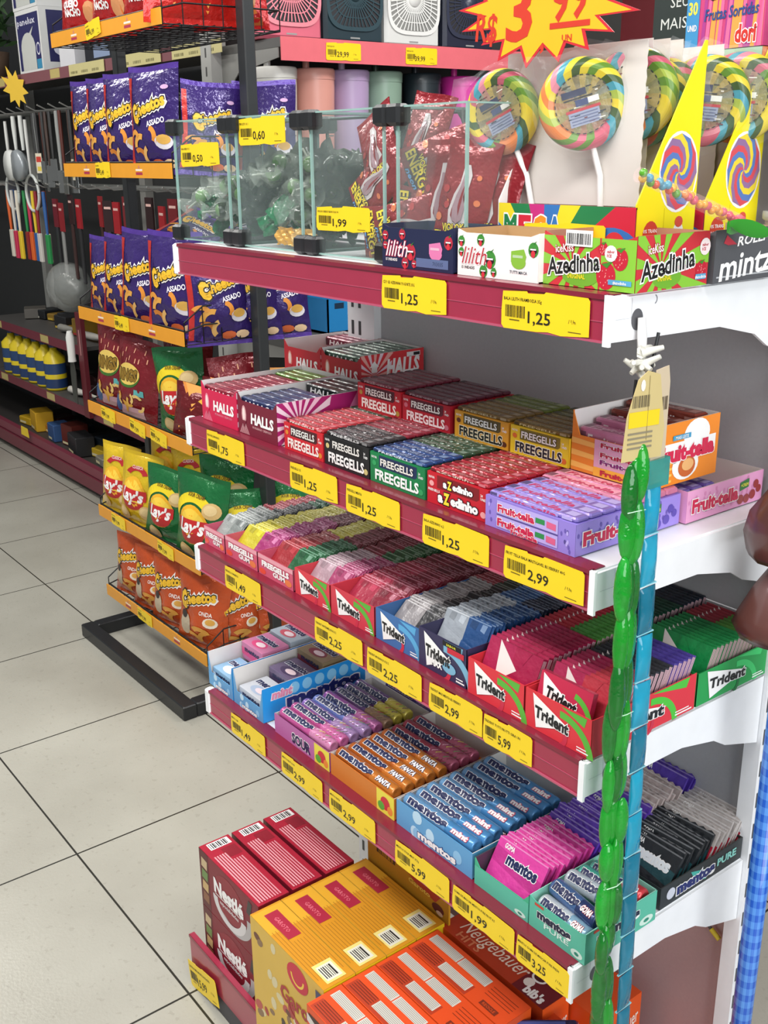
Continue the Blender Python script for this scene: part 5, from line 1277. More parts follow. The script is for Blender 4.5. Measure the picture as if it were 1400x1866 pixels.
for (i, f, rot, lab) in ((3, .22, .05, 'left'), (3, .52, .1, 'middle'), (3, .72, .12, 'right'), (4, .22, .03, 'left'), (4, .7, .06, 'right'), (5, .42, .04, '')):
    price_tag(BX0 + .7 * f - .05, BZ[i] - .038, .105, .042, 'BATATA FRITA', '7,99', ('%s yellow price tag on the %s of the chip rack' % (lab, BNAME[i])).strip(), y=BY0 - .0105, rot=rot, seed=50 + i + int(f * 10))
# ---- bag designs
def logo(mb, F, cx, cy, w, word, rot, l=4, fill='e8b62c'):
    n = len(word); a = w / n * 1.0
    txt(mb, F, word, cx, cy, w * .26, P(fill), l + 2, w=w, bold=.05, rot=rot, shear=.1, out=P('171214'), ow=.07, out2=P('ece6e0'))
    txt(mb, F, word[0], cx - w * .42 * math.cos(rot), cy - w * .42 * math.sin(rot) - w * .02, w * .42, P(fill), l + 2, w=w * .22, bold=.05, rot=rot, out=P('171214'), ow=.07)
def puff(mb, F, x, y, s, a0, mat, l):
    arc(mb, F, x, y, s * .55, s, a0, a0 + 2.0, mat, l, 8)
def purple_art(mb, F):
    gpol(mb, F, -.09, .02, -.076, .255, foil('c8322e', .3, .3), 1, 1, 8)
    logo(mb, F, .0, .178, .118, 'Cheetos', .32)
    txt(mb, F, 'ASSADO', .03, .138, .015, P('ece6f0'), 5, w=.06, bold=.03, rot=.2)
    for (x, y, s, a, c) in ((-.06, .09, .03, .5, 'd8923a'), (-.03, .075, .034, 1.2, 'e0a44a'), (.005, .10, .03, -.6, 'd88a32'), (-.045, .045, .028, .2, 'c87a2c'), (.0, .05, .03, 2.0, 'e0b068')): puff(mb, F, x, y, s, a, P(c), 3)
    ell(mb, F, .052, .085, .026, .019, P('d8d4dc'), 3, 14); ell(mb, F, .052, .092, .02, .013, P('d8a850'), 4, 12); ell(mb, F, .02, .03, .022, .012, P('d86a3a'), 3, 10)
    ell(mb, F, .055, .225, .012, .006, P('c8a0c8'), 3, 10); ell(mb, F, .06, .03, .02, .012, P('e8c8a0'), 3, 10)
def orange_art(mb, F):
    logo(mb, F, -.005, .165, .115, 'Cheetos', .25); txt(mb, F, 'ONDA', .03, .125, .012, P('f0e8e0'), 5, w=.04, bold=.02)
    ell(mb, F, .045, .10, .02, .016, P('ece0cc'), 3, 12); ell(mb, F, .045, .103, .013, .01, P('e0a84a'), 4, 10)
    for (x, y, s, a) in ((.01, .05, .035, .4), (.03, .04, .03, 1.6), (-.02, .03, .03, .1)): puff(mb, F, x, y, s, a, P('e8a84a'), 3)
    ell(mb, F, -.045, .075, .022, .035, P('b8a890'), 3, 12); ell(mb, F, -.05, .105, .012, .014, P('2a2222'), 4, 10)
def lays_art(bg2, band, chips):
    def f(mb, F):
        arc(mb, F, -.005, .115, .062, .088, .5, PI - .1, P('f0d624'), 2, 16) if band == 'g' else None
        ell(mb, F, -.005, .115, .052, .056, P('f0b428'), 3, 22); ell(mb, F, -.005, .115, .044, .046, P('f8d048'), 4, 20)
        ell(mb, F, -.004, .092, .044, .03, P('b81f22'), 5, 20); gpol(mb, F, -.056, .096, .048, .132, P('c82428'), 6.2, 8, 3)
        txt(mb, F, "Lay's", -.004, .113, .038, WH, 8, w=.085, bold=.04, shear=.15, rot=-.06)
        if band == 'y': arc(mb, F, -.0, .17, .028, .048, .35, PI - .35, P('b8242c'), 4, 12, .7); txt(mb, F, 'CLASSICA', .0, .2, .01, P('f0c8c8'), 6, w=.045, bold=.03)
        else: txt(mb, F, 'SOUR CREAM', .0, .197, .011, P('6a4a12'), 6, w=.06, bold=.02)
        for (x, y) in chips: ell(mb, F, x, y, .026, .024, P('dcb878'), 6, 16); ell(mb, F, x - .003, y + .003, .018, .015, P('e8cc94'), 7, 12)
    return f
def rings_art(mb, F):
    ell(mb, F, -.02, .155, .058, .04, P('3a6a24'), 2, 22); ell(mb, F, -.02, .16, .056, .036, P('e0c060'), 3, 22); txt(mb, F, 'RINGS', -.02, .158, .036, P('8a6a1e'), 5, w=.095, bold=.06, out=P('2a1a10'), ow=.04, rot=.05)
    r = random.Random(3)
    for i in range(9): puff(mb, F, r.uniform(-.07, .06), r.uniform(.03, .1), .022, r.uniform(0, 6), P(r.choice(('e0b050', 'd8a03c', 'ecc878'))), 3)
    for i in range(9): rec(mb, F, -.07 + .015 * i, .21 + .02 * math.sin(i * 2), -.066 + .015 * i, .225 + .02 * math.sin(i * 2), P('e0a080'), 2)
    rec(mb, F, .02, .095, .055, .115, P('5aa8a8'), 4); gpol(mb, F, -.06, .015, .05, .05, P('c8a0a8'), 2, 4, 2); ell(mb, F, -.07, .05, .02, .03, P('3a5a8a'), 2, 12)
def dor_art(big):
    def f(mb, F):
        if big:
            for (x, y, s) in ((-.05, .10, .06), (.035, .075, .05), (-.0, .19, .06)): pol(mb, F, [(x - s, y + s * .7), (x + s, y + s * .75), (x, y - s)], P('e08a34'), 3); pol(mb, F, [(x - s * .8, y + s * .6), (x + s * .8, y + s * .65), (x, y - s * .75)], P('e8a048'), 4)
        else:
            txt(mb, F, 'QUEIJO', -.02, .10, .018, WH, 4, w=.075, bold=.05); txt(mb, F, 'NACHO', -.015, .078, .018, WH, 4, w=.07, bold=.05); pol(mb, F, [(.02, .03), (.07, .04), (.05, .1)], P('d8722c'), 3); ell(mb, F, .05, .075, .02, .03, P('c88a5a'), 3, 12); gpol(mb, F, -.08, .012, .08, .03, P('a8541c'), 2, 5, 1)
        pol(mb, F, [(.02, .17), (.06, .15), (.05, .2)], P('e8b03a'), 4)
        if not big: txt(mb, F, 'Doritos', .0, .05 if big else .2, .03, WH, 5, w=.12, bold=.05, out=BK, ow=.05)
    return f
KB = {'purple': (bag(.185, .285, .07, foil('35206a', .25, .55), purple_art, 1, sealmat=foil('5a3aa0', .3, .4)), 'purple cheese puff bag'),
      'orange': (bag(.175, .235, .08, foil('c8501c', .3, .55), orange_art, 2), 'orange cheese puff bag'),
      'yellow': (bag(.175, .245, .085, foil('e8c420', .28, .5), lays_art('', 'y', [(.05, .06), (-.05, .04)]), 3), 'yellow potato chip bag'),
      'green': (bag(.185, .255, .09, foil('127038', .28, .5), lays_art('', 'g', [(.055, .165), (-.04, .03)]), 4), 'green potato chip bag'),
      'maroon': (bag(.19, .275, .08, foil('7c1420', .28, .55), rings_art, 5), 'dark red onion ring bag'),
      'red': (bag(.19, .25, .07, foil('c01c1c', .25, .55), dor_art(False), 6), 'red tortilla chip bag'),
      'redbig': (bag(.24, .26, .07, foil('cc2018', .25, .5), dor_art(True), 7), 'red tortilla chip bag with large chips printed'),
      'darkred': (bag(.17, .22, .08, foil('6a0f16', .25, .55), dor_art(True), 8), 'dark red tortilla chip bag')}
KO = {}
def put(kind, x, y, z, rx, ry, rz, lab, group, s=1.0):
    if kind not in KO:
        o = KB[kind][0].build('chip_bag'); KO[kind] = o
    else:
        o = dup(KO[kind])
    if abs(rz) < .5: rz += .26
    o.location = (x, y, z); o.rotation_euler = (rx, ry, rz); o.scale = (s * 1.08, s, s)
    o['label'] = KB[kind][1] + ' ' + lab; o['category'] = 'chip bag'; o['group'] = group
H = PI / 2
g = 'chip bags in the wire baskets'
B0 = [z - .030 for z in BZ]
put('red', -1.545, .535, B0[0], -.06, 0, .05, 'at the left front of the topmost basket', g)
put('red', -1.36, .54, B0[0], -.06, .03, -.05, 'second from the left in the topmost basket', g)
put('red', -1.15, .55, B0[0], -.05, .0, .05, 'third from the left in the topmost basket', g)
put('redbig', -.985, .585, B0[0], -.05, .0, H - .1, 'facing the right end of the topmost basket', g)
put('red', -1.06, .74, B0[0], -.05, 0, .8, 'at the back right of the topmost basket', g)
for i, (x, s) in enumerate(((-1.56, .92), (-1.42, .92), (-1.275, .93), (-1.085, .95))):
    put('purple', x, .53 - .008 * i, B0[1], -.04, .0, -.03 + .02 * i, ('at the left front', 'second from the left', 'third from the left', 'rightmost at the front')[i] + ' of the second basket from the top', g, s)
put('purple', -.975, .60, B0[1] - .005, -.05, .1, H - .25, 'facing right in the second basket, near the post', g, .82)
put('purple', -.965, .775, B0[1] - .01, -.05, 0, H - .45, 'behind the right post in the second basket', g, .86)
for i, (x, ry) in enumerate(((-1.575, .05), (-1.44, .08), (-1.275, .08), (-1.06, .04))):
    put('purple', x, .54 - .01 * i, B0[2], -.05, ry, .03 * i, ('at the left front', 'second from the left', 'third from the left', 'rightmost at the front')[i] + ' of the third basket from the top', g, (.86, .9, .98, 1.0)[i])
put('purple', -.965, .60, B0[2] - .02, -.04, 0, H - .2, 'facing right at the right end of the third basket', g, .95)
put('purple', -.965, .70, B0[2] - .02, -.04, 0, H - .3, 'second facing right at the right end of the third basket', g, .9)
put('purple', -.96, .79, B0[2] - .02, -.04, 0, H - .4, 'behind the right post in the third basket', g, .9)
put('purple', -1.38, .67, B0[2] + .21, -1.2, .5, .3, 'lying on top of the row in the third basket', g, .85)
put('purple', -1.14, .68, B0[2] + .19, -1.1, -.2, -.2, 'lying behind the front row in the third basket', g, .95)
put('maroon', -1.57, .54, B0[3], -.06, .1, .05, 'at the left front of the fourth basket', g)
put('maroon', -1.40, .525, B0[3], -.08, .12, .03, 'second from the left in the fourth basket', g, .92)
put('maroon', -1.30, .66, B0[3], -.05, .0, .1, 'behind the front row of the fourth basket', g)
put('green', -1.15, .57, B0[3], -.05, -.12, .1, 'standing in the fourth basket among dark red bags', g, 1.0)
put('darkred', -1.03, .525, B0[3] + .0, -.05, .15, .25, 'at the right front of the fourth basket', g, .78)
put('darkred', -.965, .57, B0[3] + .01, -.1, .2, .8, 'at the right corner of the fourth basket', g, .8)
put('maroon', -.975, .66, B0[3], -.05, 0, H - .2, 'facing right at the right end of the fourth basket', g, .9)
put('darkred', -.955, .78, B0[3], -.05, 0, H - .4, 'behind the right post in the fourth basket', g, .9)
put('yellow', -1.60, .53, B0[4], -.06, .08, .05, 'at the left front of the fifth basket', g, .98)
put('yellow', -1.44, .525, B0[4], -.07, .1, .05, 'second from the left in the fifth basket', g)
put('green', -1.245, .525, B0[4], -.07, .08, .1, 'third from the left in the fifth basket', g, .93)
put('green', -1.025, .525, B0[4], -.07, .05, .05, 'rightmost at the front of the fifth basket', g, 1.05)
put('yellow', -1.46, .65, B0[4] + .04, -.05, .05, .1, 'behind the yellow front pair in the fifth basket', g)
put('yellow', -1.30, .66, B0[4] + .02, -.1, -.1, .1, 'in the back row of the fifth basket', g)
put('green', -1.10, .66, B0[4] + .02, -.05, .0, .2, 'in the back row of the fifth basket', g)
put('green', -.955, .63, B0[4], -.05, 0, H - .3, 'facing right at the right end of the fifth basket', g, .85)
put('green', -.945, .79, B0[4] + .005, -.05, 0, H - .5, 'behind the right post in the fifth basket', g, .85)
for i, x in enumerate((-1.56, -1.405, -1.25, -1.05)):
    put('orange', x, .53 - .003 * i, B0[5], -.06, .08, .04 * i, ('at the left front', 'second from the left', 'third from the left', 'rightmost at the front')[i] + ' of the lowest basket', g, (.93, .93, .98, 1.05)[i])
put('orange', -.975, .60, B0[5], -.05, 0, H - .35, 'facing right at the right end of the lowest basket', g, .95)
put('orange', -.96, .69, B0[5], -.05, 0, H - .3, 'second facing right at the right end of the lowest basket', g, .9)
put('orange', -.955, .785, B0[5], -.05, 0, H - .4, 'behind the right post in the lowest basket', g, .85)
put('orange', -1.2, .68, B0[5], -.05, 0, 0, 'in the back row of the lowest basket', g)
# ================================================================== WALL SHELVING (left background)
LG = thing('wall_shelving', 'long dark shelving run with burgundy base behind the chip rack', 'shelving', (-4.4, 1.5, 0))
MAR = M('6e2a38', .4); DKG = M('2c2d2e', .6)
def lgp(name, b, m):
    mb = MB(); mb.box(b[0] + 4.4, b[1] + 4.4, b[2] - 1.5, b[3] - 1.5, b[4], b[5], m); mb.build(name, LG)
lgp('back_panel', (-7.5, -1.9, 1.5, 1.54, 0, 2.3), DKG)
lgp('base', (-7.5, -1.9, 1.12, 1.5, 0, .06), M('232323', .7))
lgp('base_rail', (-7.5, -1.9, 1.06, 1.12, .035, .10), MAR); lgp('base_rail', (-7.5, -1.9, 1.07, 1.10, .105, .15), M('7c3444', .4)); lgp('base_deck', (-7.5, -1.9, 1.09, 1.5, .1, .11), M('3a3634', .6))
for x in (-6.0, -4.6, -3.2, -1.95): lgp('upright', (x - .03, x + .03, 1.46, 1.5, 0, 2.3), M('8c8c88', .5))
def wshelf(x0, x1, z, label, yf=1.1, col=MAR):
    t = thing('shelf', label, 'shelf', ((x0 + x1) / 2, 1.3, z)); w = (x1 - x0) / 2
    mb = MB(); mb.box(-w, w, yf + .004 - 1.3, .16, -.02, -.001, M('4a4846', .5)); mb.build('tray', t)
    mb = MB(); mb.box(-w, w, yf - 1.3, yf + .004 - 1.3, -.045, .0, col); F = front(-w, yf - 1.3, -.045)
    for q in range(int(w * 2 / .35)):
        x = .12 + q * .35
        if q % 2 == 0: rec(mb, F, x, .005, x + .11, .042, P('b8a86a'), 1)
    mb.build('price_rail', t)
wshelf(-6.9, -1.9, 1.955, 'long top shelf of the dark wall shelving', 1.1, M('7a4a50', .5))
wshelf(-4.6, -3.22, .73, 'middle burgundy shelf of the dark wall shelving')
wshelf(-4.6, -3.22, .43, 'lower burgundy shelf of the dark wall shelving')
wshelf(-3.18, -1.92, .43, 'lower shelf behind the chip rack')
wshelf(-6.9, -4.62, .43, 'far left lower shelf of the dark wall shelving')
for x, z, lab in ((-2.55, 1.91, 'right'), (-2.1, 1.91, 'far right'), (-3.05, 1.91, 'middle')):
    mb = MB(); mb.box(0, .36, 0, .002, 0, .045, P('c9c08a', .3)); F = front(0, 0, 0)
    for k in range(3): bars(mb, F, .02 + .11 * k, .008, .07, .01, 1, P('6a6440'), 10, k)
    solo('price_strip', mb, 'pale yellow price strip on the %s part of the long top shelf' % lab, 'price strip', (x, 1.094, z))
def rail(z, lab, y=1.30):
    t = thing('hook_rail', lab, 'rail', (-3.6, y, z)); mb = MB(); mb.tube([(-2.9, 0, 0), (1.65, 0, 0)], .010, M('8a8c88', .35, .6), 8); mb.build('bar', t)
    for k in range(34):
        x = -2.85 + k * .135; mb = MB(); mb.tube([(x, 0, .0), (x, -.16, -.005), (x, -.2, .015)], .0035, M('b8b8b4', .3, .5), 5); mb.build('hook', t)
rail(1.80, 'upper metal rail with hooks for kitchen tools'); rail(1.455, 'lower metal rail with hooks for brushes and tools')
def hang(name, cat, x, z, mbs, lab, y=1.13, rz=0.0, grp=None):
    t = thing(name, lab, cat, (x, y, z), (0, 0, rz), grp)
    for n, m in mbs: m.build(n, t)
    return t
def handle(h, r, m): mb = MB(); mb.tube([(0, 0, 0), (0, 0, -h * .3), (0, 0, -h)], [r, r * 1.15, r * .7], m, 8); return mb
WHP = plas('d8dad6', .4)
for i, x in enumerate((-3.90, -3.80)):
    mb = MB(); mb.lathe([(.01, .03), (.055, .02), (.075, -.01), (.07, -.03), (.0, -.034)], (WHP, M('9aa0a4', .3, .3))[i % 2], 20, (0, -.02, -.23), 'y')
    hang('ladle', 'kitchen tool', x, 1.78, [('handle', handle(.16, .011, WHP)), ('bowl', mb)], ('white plastic ladle hanging on the upper rail beside the strainers', 'white plastic ladle hanging second on the upper rail')[i])
for i, x in enumerate((-4.02, -3.74)):
    mb = MB(); pts = [(.085 * math.cos(2 * PI * k / 24), 0, .085 * math.sin(2 * PI * k / 24) - .34) for k in range(25)]; mb.tube(pts, .008, plas('c8ccc8', .4), 6); m2 = MB(); m2.lathe([(.082, 0), (.07, .03), (.04, .05), (.0005, .058)], M('4a4a52', .6, 0, 0, 0, .05, 10, 0, .8), 20, (0, 0, -.34), 'y')
    hang('strainer', 'strainer', x, 1.76, [('handle', handle(.25, .008, plas('d8d8d4'))), ('rim', mb), ('mesh', m2)], ('white rimmed strainer hanging at the far left', 'white rimmed strainer hanging right of the ladles')[i])
r = random.Random(21)
for i in range(13):
    x = -3.66 + i * .042; L = r.uniform(.2, .27); mb = MB(); mb.box(-.026, .026, -.003, .003, -L - .1, -L, M(r.choice(('8a8c8a', '6a6c6c', 'a0a09c')), .25, .8), .002)
    pcs = [('handle', handle(L, .008, M(r.choice(('5a2a22', '9a9c9a', '4a3a34', '3a3a3a')), .35)))]
    if i in (2, 11):
        m3 = MB(); m3.box(-.022, .022, -.006, -.004, -L - .07, -L + .02, P('d8cfb8')); rec(m3, front(-.022, -.006, -L - .07), .004, .05, .04, .075, P('c03a2c'), 1); rec(m3, front(-.022, -.006, -L - .07), .008, .01, .036, .03, P('d8c04a'), 1); pcs.append(('card', m3))
    hang('spatula', 'kitchen tool', x, 1.785, pcs + [('blade', mb)], 'steel kitchen spatula in the row hanging on the upper rail', 1.12 + r.uniform(0, .03), r.uniform(-.5, .5), 'steel spatulas on the upper rail')
BR = ['d8622a', '2c5a98', 'c8c4be', 'd8d0c0', '2a8a4a', 'c03050', 'e0c030', '8a1a24']
for i in range(10):
    x = -4.14 + i * .062; c = BR[i % 8]; mb = MB(); mb.box(-.018, .018, -.008, .008, -.34, -.2, P(BR[(i + 3) % 8]), .003)
    hang('brush', 'brush', x, 1.43, [('handle', handle(.22, .009, plas(c, .4))), ('bristles', mb)], 'colourful long brush in the row hanging on the lower rail', 1.12 + r.uniform(0, .03), 0, 'brushes on the lower rail')
for i in range(14):
    x = -3.5 + i * .105; mb = MB(); c = ('6a141a', '8a1a20', '2a1416', '9a1c24')[i % 4]; mb.box(-.035, .035, -.006, .002, -.13, 0, P(c)); F = front(-.035, -.006, -.13); rec(mb, F, .01, .095, .06, .105, P('d8b0a8'), 2)
    m2 = MB(); m2.box(-.014, .014, -.008, .004, -.38, -.13, M(('2a2a2c', '8a8a88', '3a2220')[i % 3], .4), .003)
    if i in (4, 9): continue
    hang('carded_tool', 'tool', x + r.uniform(-.02, .02), 1.43 - r.uniform(0, .05), [('card', mb), ('tool', m2)], 'carded hand tool with red header in the row hanging on the lower rail', 1.12 + r.uniform(0, .03), r.uniform(-.2, .2), 'carded tools on the lower rail')
mb = MB(); mb.ell3((0, 0, 0), (.17, .10, .12), film('c8ccc8', .28), 14, 10); m2 = MB(); m2.ell3((.02, .0, -.01), (.13, .07, .08), M('4a4c4a', .3, .2), 14, 10)
t = thing('bagged_basin', 'clear plastic bag with a dark basin hanging below the brushes', 'bag', (-3.42, 1.14, .99)); mb.build('plastic_bag', t); m2.build('basin', t)
for i in range(6):
    x = -4.42 + i * .128; mb = MB(); mb.lathe([(.0005, 0), (.054, 0), (.056, .01), (.056, .17), (.02, .205), (.018, .22), (.0005, .22)], plas('d8c020', .35), 18); m2 = MB(); m2.lathe([(.0566, .012), (.0566, .06)], P('1c3560'), 18); m2.lathe([(.0566, .085), (.0566, .14)], P('24406a'), 18)
    t = thing('yellow_bottle', 'yellow bottle with dark blue label in the row standing on the lower shelf', 'bottle', (x, 1.16, .432), group='yellow bottles on the lower shelf'); mb.build('bottle', t); m2.build('label', t); m3 = MB(); m3.lathe([(.02, .22), (.02, .24), (.0005, .24)], plas('1c2f5a'), 12); m3.build('cap', t)
mb = MB(); mb.tube([(0, 0, 0), (0, 0, -.03), (0, 0, -.12), (0, 0, -.145)], [.012, .02, .018, .02], plas('e2e2de', .4), 12); m2 = MB(); m2.prism([(-.03, -.33), (.02, -.35), (.035, -.2), (.02, -.145), (-.02, -.145), (-.03, -.2)], FR((0, 0, 0), (1, 0, 0), (0, 0, 1)), .003, M('5a5c58', .3, .6))
t = thing('putty_knife', 'white handled putty knife hanging beside the red strip', 'tool', (-3.245, 1.05, .81)); mb.build('handle', t); m2.build('blade', t)
mb = MB(); mb.box(0, .06, 0, .02, -.5, 0, P('5e1a24')); rec(mb, front(0, 0, -.5), .025, .3, .035, .42, P('b87a7a'), 2); solo('hanging_strip', mb, 'dark red cardboard strip hanging beside the putty knife', 'card', (-3.21, 1.07, .90))
for i, (x, y, z, c, l, lab) in enumerate(((-3.62, 1.17, .435, 'c8c4bc', .2, 'pale paint roller lying at the front of the lower shelf'), (-3.42, 1.2, .735, 'b8b4ac', .2, 'pale tool lying on the middle burgundy shelf'), (-3.75, 1.2, .735, '8a8880', .16, 'grey tool lying on the left of the middle burgundy shelf'))):
    mb = MB(); mb.tube([(0, 0, .02), (l * .5, 0, .022), (l, .02, .02)], [.018, .018, .008], M(c, .5), 10); mb.tube([(l, .02, .02), (l + .09, .02, .02)], .008, M('d8d4c8', .4), 8); solo('hand_tool', mb, lab, 'tool', (x, y, z))
cols = ['c8a01e', 'd8a828', 'b8741e', '3a5a8a', '6a2a22', '2a2a2c', 'd8b430', '8a8478']
for i in range(12):
    x = -4.5 + i * .16; mb = MB(); w = r.uniform(.1, .2); mb.box(0, w, 0, .1, 0, r.uniform(.03, .12), P(cols[i % 8]), .004)
    F = front(0, 0, 0); rec(mb, F, .01, .008, w * .6, .02, P('e8dcb0'), 1)
    solo('boxed_tool', mb, 'small boxed tool standing in the row on the base of the wall shelving', 'box', (x, 1.14 + r.uniform(0, .1), .112), (0, 0, r.uniform(-.2, .2)), 'boxed tools on the base deck')
for i in range(26):
    zz = (.112, .432, .732)[i % 3]; x = -4.5 + (i // 3) * .15 + r.uniform(0, .06); w = r.uniform(.08, .16); mb = MB(); mb.box(0, w, 0, .12, 0, r.uniform(.02, .09), P(r.choice(('1e1e20', '2a2422', '3a1a1c', '26303a', '5a5650', '8a6a1e', '14181c'))), .004)
    rec(mb, front(0, 0, 0), .01, .004, w * .5, .015, P(r.choice(('b8b4a8', 'a83030', 'c8a83a'))), 1)
    if not (i % 3 == 1 and x < -3.75): solo('packed_tool', mb, 'small dark packed tool lying on the shelves left of the chip rack', 'tool', (x, 1.2 + r.uniform(0, .12), zz), (0, 0, r.uniform(-.4, .4)), 'packed tools on the wall shelving')
mb = MB(); mb.prism([(-.06, -.03), (.06, -.03), (.05, .02), (-.05, .02)], FR((0, .001, 0), (1, 0, 0), (0, 0, 1)), .001, YEL); solo('price_tag', mb, 'small yellow tag clipped on the base rail of the wall shelving', 'price tag', (-4.05, 1.05, .17))
mb = MB(); pts = star(9, .07, .12, .75, 8); mb.prism(pts, FR((0, .001, 0), (1, 0, 0), (0, 0, 1)), .001, P('e8c040')); solo('starburst_sign', mb, 'small yellow starburst sign hanging on the long top shelf at the far left', 'sign', (-3.68, 1.08, 1.895), (.1, .3, .2))
def fryer_art(mb, F, w, h):
    rec(mb, F, 0, 0, w, h, P('dcdcda'), 1); rec(mb, F, w * .05, h * .05, w * .95, h * .93, P('28285a'), 2)
    txt(mb, F, 'panelux', w * .45, h * .82, h * .11, P('d8d8e4'), 4, w=w * .74, bold=.015, res=1)
    ell(mb, F, w * .45, h * .38, w * .3, h * .26, P('c4c6c0'), 3, 20); rec(mb, F, w * .16, h * .05, w * .74, h * .36, P('c4c6c0'), 3); pol(mb, F, [(w * .5, h * .6), (w * .72, h * .72), (w * .55, h * .52)], P('c4c6c0'), 4)
    rec(mb, F, w * .76, h * .05, w * .95, h * .2, P('3a8ab0'), 4); ell(mb, F, w * .86, h * .36, w * .08, h * .1, P('d8d8e0'), 4, 14); ell(mb, F, w * .86, h * .36, w * .06, h * .075, P('38386a'), 5, 12)
def fryer_side(mb, F, w, h):
    rec(mb, F, 0, 0, w, h, P('dcdcda'), 1); rec(mb, F, w * .15, h * .15, w * .85, h * .95, P('28285a'), 2); ell(mb, F, w * .5, h * .55, w * .25, h * .1, P('d8d8e4'), 3, 14); ell(mb, F, w * .5, h * .34, w * .25, h * .1, P('d8d8e4'), 3, 14)
carton('appliance_box', 'navy and white boxed appliance with a drawn kettle on the long top shelf', 'box', .30, .22, .27, P('dcdcda'), (-3.72, 1.13, 1.957), fryer_art, fryer_side)
carton('appliance_box', 'second navy and white boxed appliance stacked on top at the upper left', 'box', .30, .22, .27, P('dcdcda'), (-3.73, 1.13, 2.229), fryer_art, fryer_side)
mb = MB(); mb.box(0, .17, 0, .15, 0, .1, P('d8d8dc')); solo('white_box', mb, 'plain white box on the top shelf right of the boxed appliance', 'box', (-3.3, 1.16, 1.957))
mb = MB(); mb.box(0, .3, 0, .15, 0, .1, P('1f2128')); rec(mb, front(0, 0, 0), .09, .02, .25, .07, P('8a9ab8'), 1); solo('dark_box', mb, 'black box with a pale blue window on the top shelf above the chip rack', 'box', (-3.02, 1.16, 1.957))
t = thing('artificial_plant', 'green artificial plant with pink and white flowers at the top left corner', 'plant', (-4.25, 1.18, 1.957))
mb = MB(); mb.lathe([(.0005, 0), (.07, 0), (.09, .14), (.085, .14), (.0005, .12)], M('5a4636', .6), 16); mb.build('pot', t)
mb = MB(); rr2 = random.Random(4)
for i in range(170):
    a = rr2.uniform(0, 6.28); e = rr2.uniform(-.2, 1.4); q = rr2.uniform(.05, .2); c = Vector((q * math.cos(a) * math.cos(e), q * math.sin(a) * math.cos(e) * .7, .2 + q * 1.5 * math.sin(e))); d = Vector((rr2.uniform(-1, 1), rr2.uniform(-1, 1), rr2.uniform(-.6, 1))).normalized() * .05; s = d.orthogonal().normalized() * .014
    mb.add([c - d, c + s, c + d, c - s], [(0, 1, 2, 3)], P(rr2.choice(('2f4a2a', '3a5a34', '24401f', '4a6a40'))))
mb.build('foliage', t); mb = MB()
for i in range(16):
    a = rr2.uniform(0, 6.28); c = Vector((.14 * math.cos(a), -.1 + .05 * math.sin(a), .12 + rr2.uniform(0, .3)))
    for k in range(5):
        b = 2 * PI * k / 5; mb.ell3(c + Vector((.022 * math.cos(b), -.005, .022 * math.sin(b))), (.016, .006, .016), P(('d8d4cc', 'd88a90')[i % 2]), 8, 5)
mb.build('flowers', t)
# ================================================================== END CAP with fans and tumblers
EC = thing('end_shelving', 'end shelving unit with salmon rails behind the candy shelving', 'shelving', (-1.85, 1.75, 0))
mb = MB(); mb.box(-.03, 0, -.62, .95, 0, 2.6, M('3a3a3a', .6)); mb.build('back_panel', EC)
mb = MB(); mb.box(-.03, .04, -.66, -.6, 0, 2.6, M('a8a8a4', .5))
for k in range(40): rec(mb, front(-.02, -.66, 0), .02, .1 + k * .06, .03, .13 + k * .06, P('4a4a48'), 1)
mb.build('upright', EC)
SAL = M('de6b74', .35, 0, .2)
def eshelf(z, lab, x1=-1.43, rail_c=SAL):
    t = thing('shelf', lab, 'shelf', (-1.65, 1.75, z))
    mb = MB(); mb.box(-.2, x1 + 1.646, -.62, .95, -.03, -.002, M('5a5a58', .5)); mb.build('tray', t)
    mb = MB(); mb.box(x1 + 1.646, x1 + 1.65, -.62, .95, -.07, 0, rail_c); mb.build('price_rail', t)
    mb = MB(); mb.prism([(-.2, -.002), (.2, -.002), (.2, -.06), (-.05, -.09), (-.2, -.2)], FR((0, -.615, 0), (1, 0, 0), (0, 0, 1)), .004, M('8a8a86', .5)); mb.build('bracket', t)
eshelf(1.935, 'salmon edged shelf of the end unit carrying four square fans')
eshelf(1.44, 'shelf of the end unit carrying pastel tumblers', -1.45)
eshelf(.98, 'lower shelf of the end unit with blue and red crates', -1.45, M('6e2a38', .4))
for (y, pr_, lab) in ((1.30, '129,99', 'left yellow price tag below the fans'), (1.63, '39,99', 'right yellow price tag below the fans')):
    price_tag(-1.428, 1.872, .14, .055, 'VENTILADOR', pr_, lab, y=y, rz=H, seed=60)
